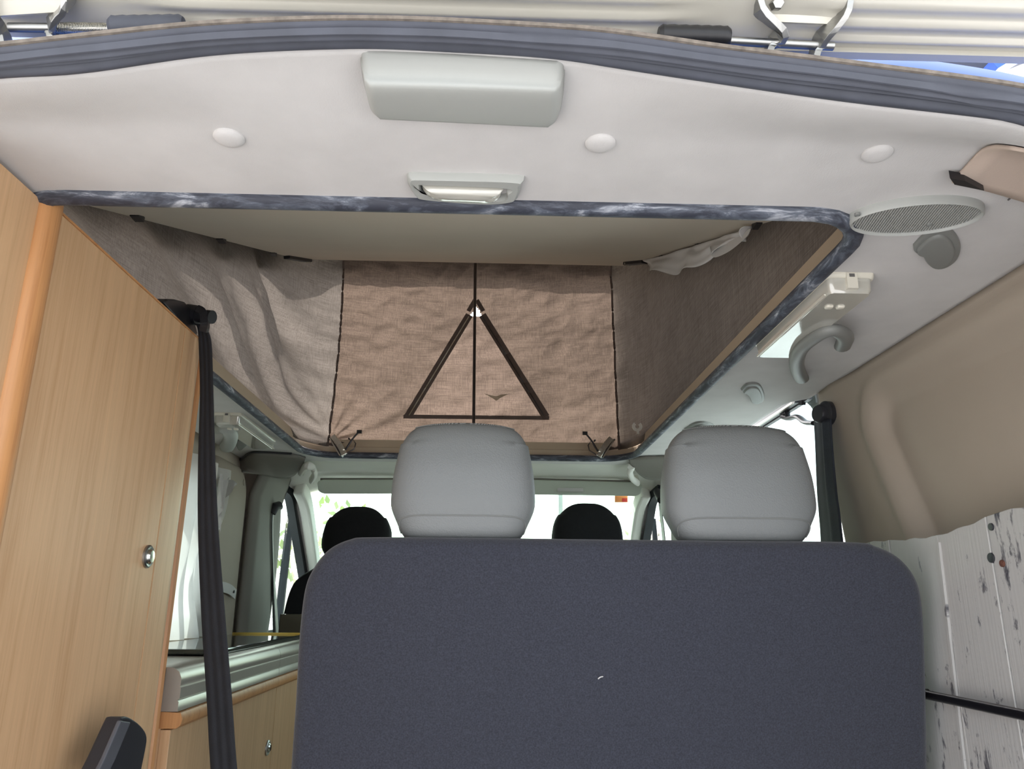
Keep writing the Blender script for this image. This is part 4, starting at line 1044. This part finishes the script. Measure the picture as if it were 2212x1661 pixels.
# worktop with ribbed silver front
wt = thing('worktop', (-.70, 2.0, .73), 'grey worktop with ribbed silver front edge on the kitchen unit', 'worktop')
obj('top', *box(-.868, -.575, KY0, KY1, .776, .800), m_worktop, wt, smooth=False)
fp = [(-.60, .728), (-.546, .728), (-.546, .744), (-.549, .747), (-.545, .750), (-.545, .768), (-.5475, .770), (-.546, .772), (-.546, .784), (-.551, .795), (-.562, .802), (-.60, .803)]
V, Fc = prism([(x, KY0, z) for x, z in fp], (0, 2.175 - KY0, 0))
obj('front_trim', V, Fc, m_silvertrim, wt, sharp=50)
obj('front_trim', *prism([(x, 2.177, z) for x, z in fp], (0, KY1 - 2.177, 0)), m_silvertrim, wt, sharp=50)
lid = thing('hob_lid', (-.70, 2.2, .80), 'dark glossy glass hob lid lying on the worktop', 'glass lid')
o = obj('glass', *box(-.812, -.585, 1.80, 2.60, .8035, .815), m_hob, lid, smooth=False); bevel(o, .003, 2)
obj('brass_edge', *box(-.812, -.585, 2.604, 2.612, .8035, .820), m_brass, lid, smooth=False)

# white curtain on the left
def cur(u, v):
    y = 1.55 + .95 * u; z = .815 + (1.32 - .815) * v
    pinch = math.exp(-((v - .35) / .3) ** 2) * .16 * sm(.55, 1, u)
    y -= pinch
    return (-.835 + .012 * math.sin(u * 46 + v * 1.5) + .006 * noise.noise(Vector((u * 10, v * 3, 1))), y, z)
o = obj('window_curtain', *grid(cur, 120, 24), m_curtain, sharp=180); prop(o, 'pale gathered curtain over the left window', 'curtain')
def bunch(u, v):
    a = spline([onx(x, y, -.815) for x, y in ((474, 1024), (480, 1034), (492, 1034), (506, 1042))], 21); b = spline([onx(x, y, -.80) for x, y in ((470, 1150), (474, 1110), (484, 1080), (503, 1050))], 21)
    i = int(round(u * 20)); p_ = a[i] * (1 - v) + b[i] * v
    return p_ + np.array((.010 * math.sin(u * 14 + 2 * v), 0, .004 * math.sin(u * 23)))
obj('gathered_top', *grid(bunch, 20, 12), m_white, o, sharp=180)
tb = thing('curtain_tie', onx(497, 1272, -.84), 'white curtain tie-back strap with a black stud on the left wall', 'strap')
ts_ = spline([onx(u, v, -.838) for u, v in ((462, 1268), (482, 1268), (498, 1274), (509, 1284))], 14)
obj('strap', *sweep(ts_, rect(.002, .032), (1, 0, 0)), m_white, tb, smooth=False)
obj('stud', *lathe(onx(505, 1278, -.836), (1, 0, 0), [(.005, 0), (.005, .002), (.002, .003)], 12), m_black, tb)

# ================================================================== SEAT BELTS
# left: anchor on the wardrobe top, strap hanging down
sb = thing('seat_belt', onx(440, 684, -.54), 'black seat belt hanging from a bracket on top of the wardrobe', 'seat belt', 'seat belts')
br_ = [onx(u, v, -.56) for u, v in ((352, 652), (362, 646), (378, 646), (400, 652), (412, 664), (428, 720), (424, 726), (398, 706))]
o = obj('bracket', *prism(br_, (-.03, 0, 0)), m_black, sb, smooth=False); bevel(o, .003, 2)
o = obj('bracket_base', *box(-.60, -.562, 1.27, 1.42, WT + .002, WT + .012), m_black, sb, smooth=False)
c0, c1 = ony(408, 680, 1.36), ony(459, 684, 1.345)
obj('loop', *sweep([ony(405, 678, 1.372), ony(431, 682, 1.366)], circ(.019, 18), (0, 0, 1)), m_black, sb)
obj('bolt', *cyl(ony(428, 682, 1.36), ony(459, 685, 1.35), .0125, 22), m_black, sb)
c0 = ony(434, 690, 1.365)
lp = spline([ony(428, 668, 1.352), ony(440, 676, 1.345), ony(443, 700, 1.345), ony(440, 716, 1.35)], 12)
obj('guide', *sweep(lp, rect(.010, .014), (0, 1, 0)), m_black, sb, smooth=False)
SL = [((424, 700), (441, 700)), ((428, 716), (450, 716)), ((430, 760), (457, 745)), ((432, 850), (460, 830)), ((428, 1000), (465, 1000)), ((428, 1150), (472, 1150)), ((435, 1330), (486, 1330)), ((446, 1500), (500, 1500)), ((455, 1661), (512, 1661)), ((468, 1800), (530, 1800))]
ybl = [1.37, 1.375, 1.38, 1.385, 1.39, 1.39, 1.385, 1.38, 1.375, 1.37]
Lb, Rb = spline([ony(a[0][0], a[0][1], y) for a, y in zip(SL, ybl)], 60), spline([ony(a[1][0], a[1][1], y - .012) for a, y in zip(SL, ybl)], 60)
def strap(u, v):
    i = int(round(u * 59)); p_ = Lb[i] * (1 - v) + Rb[i] * v
    return p_ + np.array((0, .0006 * math.cos(v * math.pi * 6), 0))
o = obj('strap', *grid(strap, 59, 24), mat('belt_webbing', (24, 26, 32), .75, var=.15, vscale=40, bscale=500, bstr=.4), sb, sharp=25); thick(o, .0014)
# right: belt on the pillar
rb2 = thing('seat_belt', onx(1780, 890, .765), 'dark seat belt with bolt cap on the pillar right of the bench', 'seat belt', 'seat belts')
RX = .752
wl = spline([onx(u, v, RX) for u, v in ((1757, 905), (1760, 960), (1764, 1060), (1768, 1110), (1772, 1165), (1776, 1300), (1780, 1700))], 40)
wr_ = spline([onx(u, v, RX + .002) for u, v in ((1796, 905), (1799, 960), (1808, 1060), (1815, 1110), (1821, 1165), (1836, 1300), (1870, 1700))], 40)
def strap2(u, v):
    i = int(round(u * 39)); p_ = wl[i] * (1 - v) + wr_[i] * v
    return p_ + np.array((.002 * math.cos(v * math.pi * 2), 0, 0)) - np.array((.003 * sm(.55, .6, v), 0, 0))
o = obj('strap', *grid(strap2, 39, 16), mat('belt_webbing_dark', (38, 44, 56), .7, var=.15, vscale=40, bscale=500, bstr=.4), rb2, sharp=25); thick(o, .003)
bc = onx(1772, 894, RX - .004)
obj('bolt_cap', *lathe(bc, (-1, -.3, 0), [(.021, -.014), (.021, .004), (.018, .009), (.004, .010)], 26), m_bplast, rb2)
obj('guide', *lathe(onx(1784, 893, RX + .008), (-1, -.2, 0), [(.028, -.008), (.028, .004), (.022, .008)], 26), m_bplast, rb2)
# window stay bracket
ws = thing('window_stay', onx(1700, 900, .775), 'dark curved window stay arm at the top of the right window', 'bracket')
obj('arm', *sweep(spline([onx(u, v, x) for u, v, x in ((1692, 901, .79), (1704, 904, .785), (1722, 900, .78), (1740, 912, .775), (1760, 914, .77))], 24), circ(.010, 10, .006), (1, 0, 0)), m_bplast, ws)
obj('pin', *cyl(onx(1699, 874, .79), onx(1702, 902, .788), .007, 12), m_bplast, ws)
obj('bracket', *sweep(spline([onx(u, v, .79) for u, v in ((1694, 872), (1712, 868), (1736, 868))], 8), rect(.016, .010), (0, 0, 1)), m_black, ws, smooth=False)

# cab belts
cb = thing('cab_seat_belt', (-.83, 3.10, .85), 'black cab seat belt hanging from a guide on the left door pillar', 'seat belt', 'cab seat belts')
bp = [onx(u, v, -.815) for u, v in ((588, 1106), (587, 1150), (589, 1230), (592, 1300), (596, 1390))]
wds = [.016, .018, .022, .06, .09]
P_ = spline(bp, 30)
vs, fs = [], []
for i, p_ in enumerate(P_):
    w_ = float(np.interp(i / 29, np.linspace(0, 1, 5), wds)) / 2
    vs += [p_ + np.array((.002, -w_, 0)), p_ + np.array((.002, w_, 0))]
fs = [(2 * i, 2 * i + 1, 2 * i + 3, 2 * i + 2) for i in range(29)]
o = obj('strap', vs, fs, m_black, cb, sharp=180); thick(o, .002)
obj('guide', *sweep([onx(586, 1108, -.82), onx(594, 1094, -.81), onx(604, 1092, -.80)], circ(.014, 12, .018), (0, 1, 0)), m_bplast, cb)
cb = thing('cab_seat_belt', (.70, 3.10, .85), 'black cab seat belt at the right door pillar beside the right headrest', 'seat belt', 'cab seat belts')
P_ = spline([onx(u, v, .69) for u, v in ((1424, 1070), (1428, 1110), (1434, 1165), (1440, 1250))], 20)
obj('strap', *sweep(P_, rect(.003, .04), (1, 0, 0)), m_black, cb, smooth=False)
obj('guide', *sweep([onx(1420, 1062, .69), onx(1428, 1080, .69)], circ(.016, 12), (0, 1, 0)), m_bplast, cb)

# ================================================================== BOARD AND RAIL (right)
BX = .748
bd = thing('painted_board', (BX, 1.2, .0), 'scuffed white painted plank board leaning against the right wall', 'board')
topc = [(1.62, 1.040), (1.43, 1.036), (1.40, 1.033), (1.27, 1.031), (1.20, 1.038), (1.13, 1.048), (1.10, 1.054), (1.06, 1.053), (1.04, 1.043), (.90, 1.036)]
ty, tz = np.array([t[0] for t in topc])[::-1], np.array([t[1] for t in topc])[::-1]
edges = [1.60, 1.425, 1.268, 1.135, .96]
for a, b, dx in zip(edges[:-1], edges[1:], (0, .001, 0, .001)):
    n_ = 10; ys = np.linspace(a - .0012, b + .0012, n_)
    pol = [(BX + dx, y, float(np.interp(y, ty, tz)) + .0015 * math.sin(y * 90)) for y in ys] + [(BX + dx, ys[-1], 0.002), (BX + dx, ys[0], 0.002)]
    o = obj('plank', *prism(pol, (.018, 0, 0)), m_board, bd, smooth=False); bevel(o, .0008, 1)
obj('batten', *sweep([(BX - .002, 1.262, 1.02), (BX - .002, 1.282, .60), (BX - .002, 1.29, .01)], rect(.004, .005), (1, 0, 0)), m_board, bd, smooth=False)
for u, v, r_, mm_ in ((2165, 1217, .0055, mat('rust_spot', (104, 66, 54), .9, var=.3, vscale=200)), (2141, 1138, .006, m_bplast), (2141, 1205, .008, m_bplast)):
    c_ = onx(u, v, BX); obj('stain', *lathe(c_ + np.array((.003, 0, 0)), (-1, 0, 0), [(r_, 0), (r_ * .9, .0045), (.001, .0046)], 12), mm_, bd)
p0, p1 = onx(2000, 1500, .728), onx(2300, 1563, .728)
rl = thing('metal_rail', (p1 + p0) / 2, 'dark metal rail running across the white board', 'rail')
dirv = (p1 - p0) / np.linalg.norm(p1 - p0)
obj('bar', *tube(resample([p0 - dirv * .05, p1 + dirv * .25], 10), .0075, 14), m_darkmetal, rl)
for t in (-.03, .62):
    q_ = p0 + dirv * t; obj('standoff', *cyl(q_, q_ + np.array((.022, 0, 0)), .006, 12), m_darkmetal, rl)

# ================================================================== OUTSIDE
def tree(x, y, h, r_, n, lab, seed):
    rd = random.Random(seed); t_ = thing('tree', (x, y, -.55), lab, 'tree', 'trees outside the windscreen')
    obj('trunk', *tube([(x, y, -.55), (x + .1, y, h * .4), (x, y + .1, h * .7)], .09, 8, (0, 1, 0)), m_bark, t_)
    vs, fs = [], []
    for _ in range(n):
        d_ = Vector((rd.gauss(0, 1), rd.gauss(0, 1), rd.gauss(0, .8))).normalized() * r_ * rd.random() ** .4
        c_ = Vector((x, y, h * .75)) + d_; a = Vector((rd.gauss(0, 1), rd.gauss(0, 1), rd.gauss(0, 1))).normalized(); b = a.orthogonal().normalized() * .07; a = a * .13; k = len(vs)
        vs += [c_ - a, c_ + b, c_ + a, c_ - b]; fs.append((k, k + 1, k + 2, k + 3))
    o = obj('foliage', vs, fs, m_leaf, t_, smooth=False); o['kind'] = 'stuff'
tree(-3.2, 16, 2.5, 1.1, 260, 'green tree seen through the left half of the windscreen', 1)
tree(-4.4, 9.6, 2.4, 1.1, 420, 'green tree seen through the left cab door window', 2)
tree(3.1, 17, 2.6, 1.0, 120, 'pale tree seen through the right end of the windscreen', 3)
lp_ = thing('lamp_post', (1.52, 16, -.55), 'thin grey post seen through the windscreen right of the centre headrest', 'post')
obj('post', *cyl((1.52, 16, -.55), (1.52, 16, 4.2), .06, 12, .045), m_steel, lp_)
obj('collar', *cyl((1.52, 16, -.55), (1.52, 16, .1), .09, 12), m_steel, lp_)
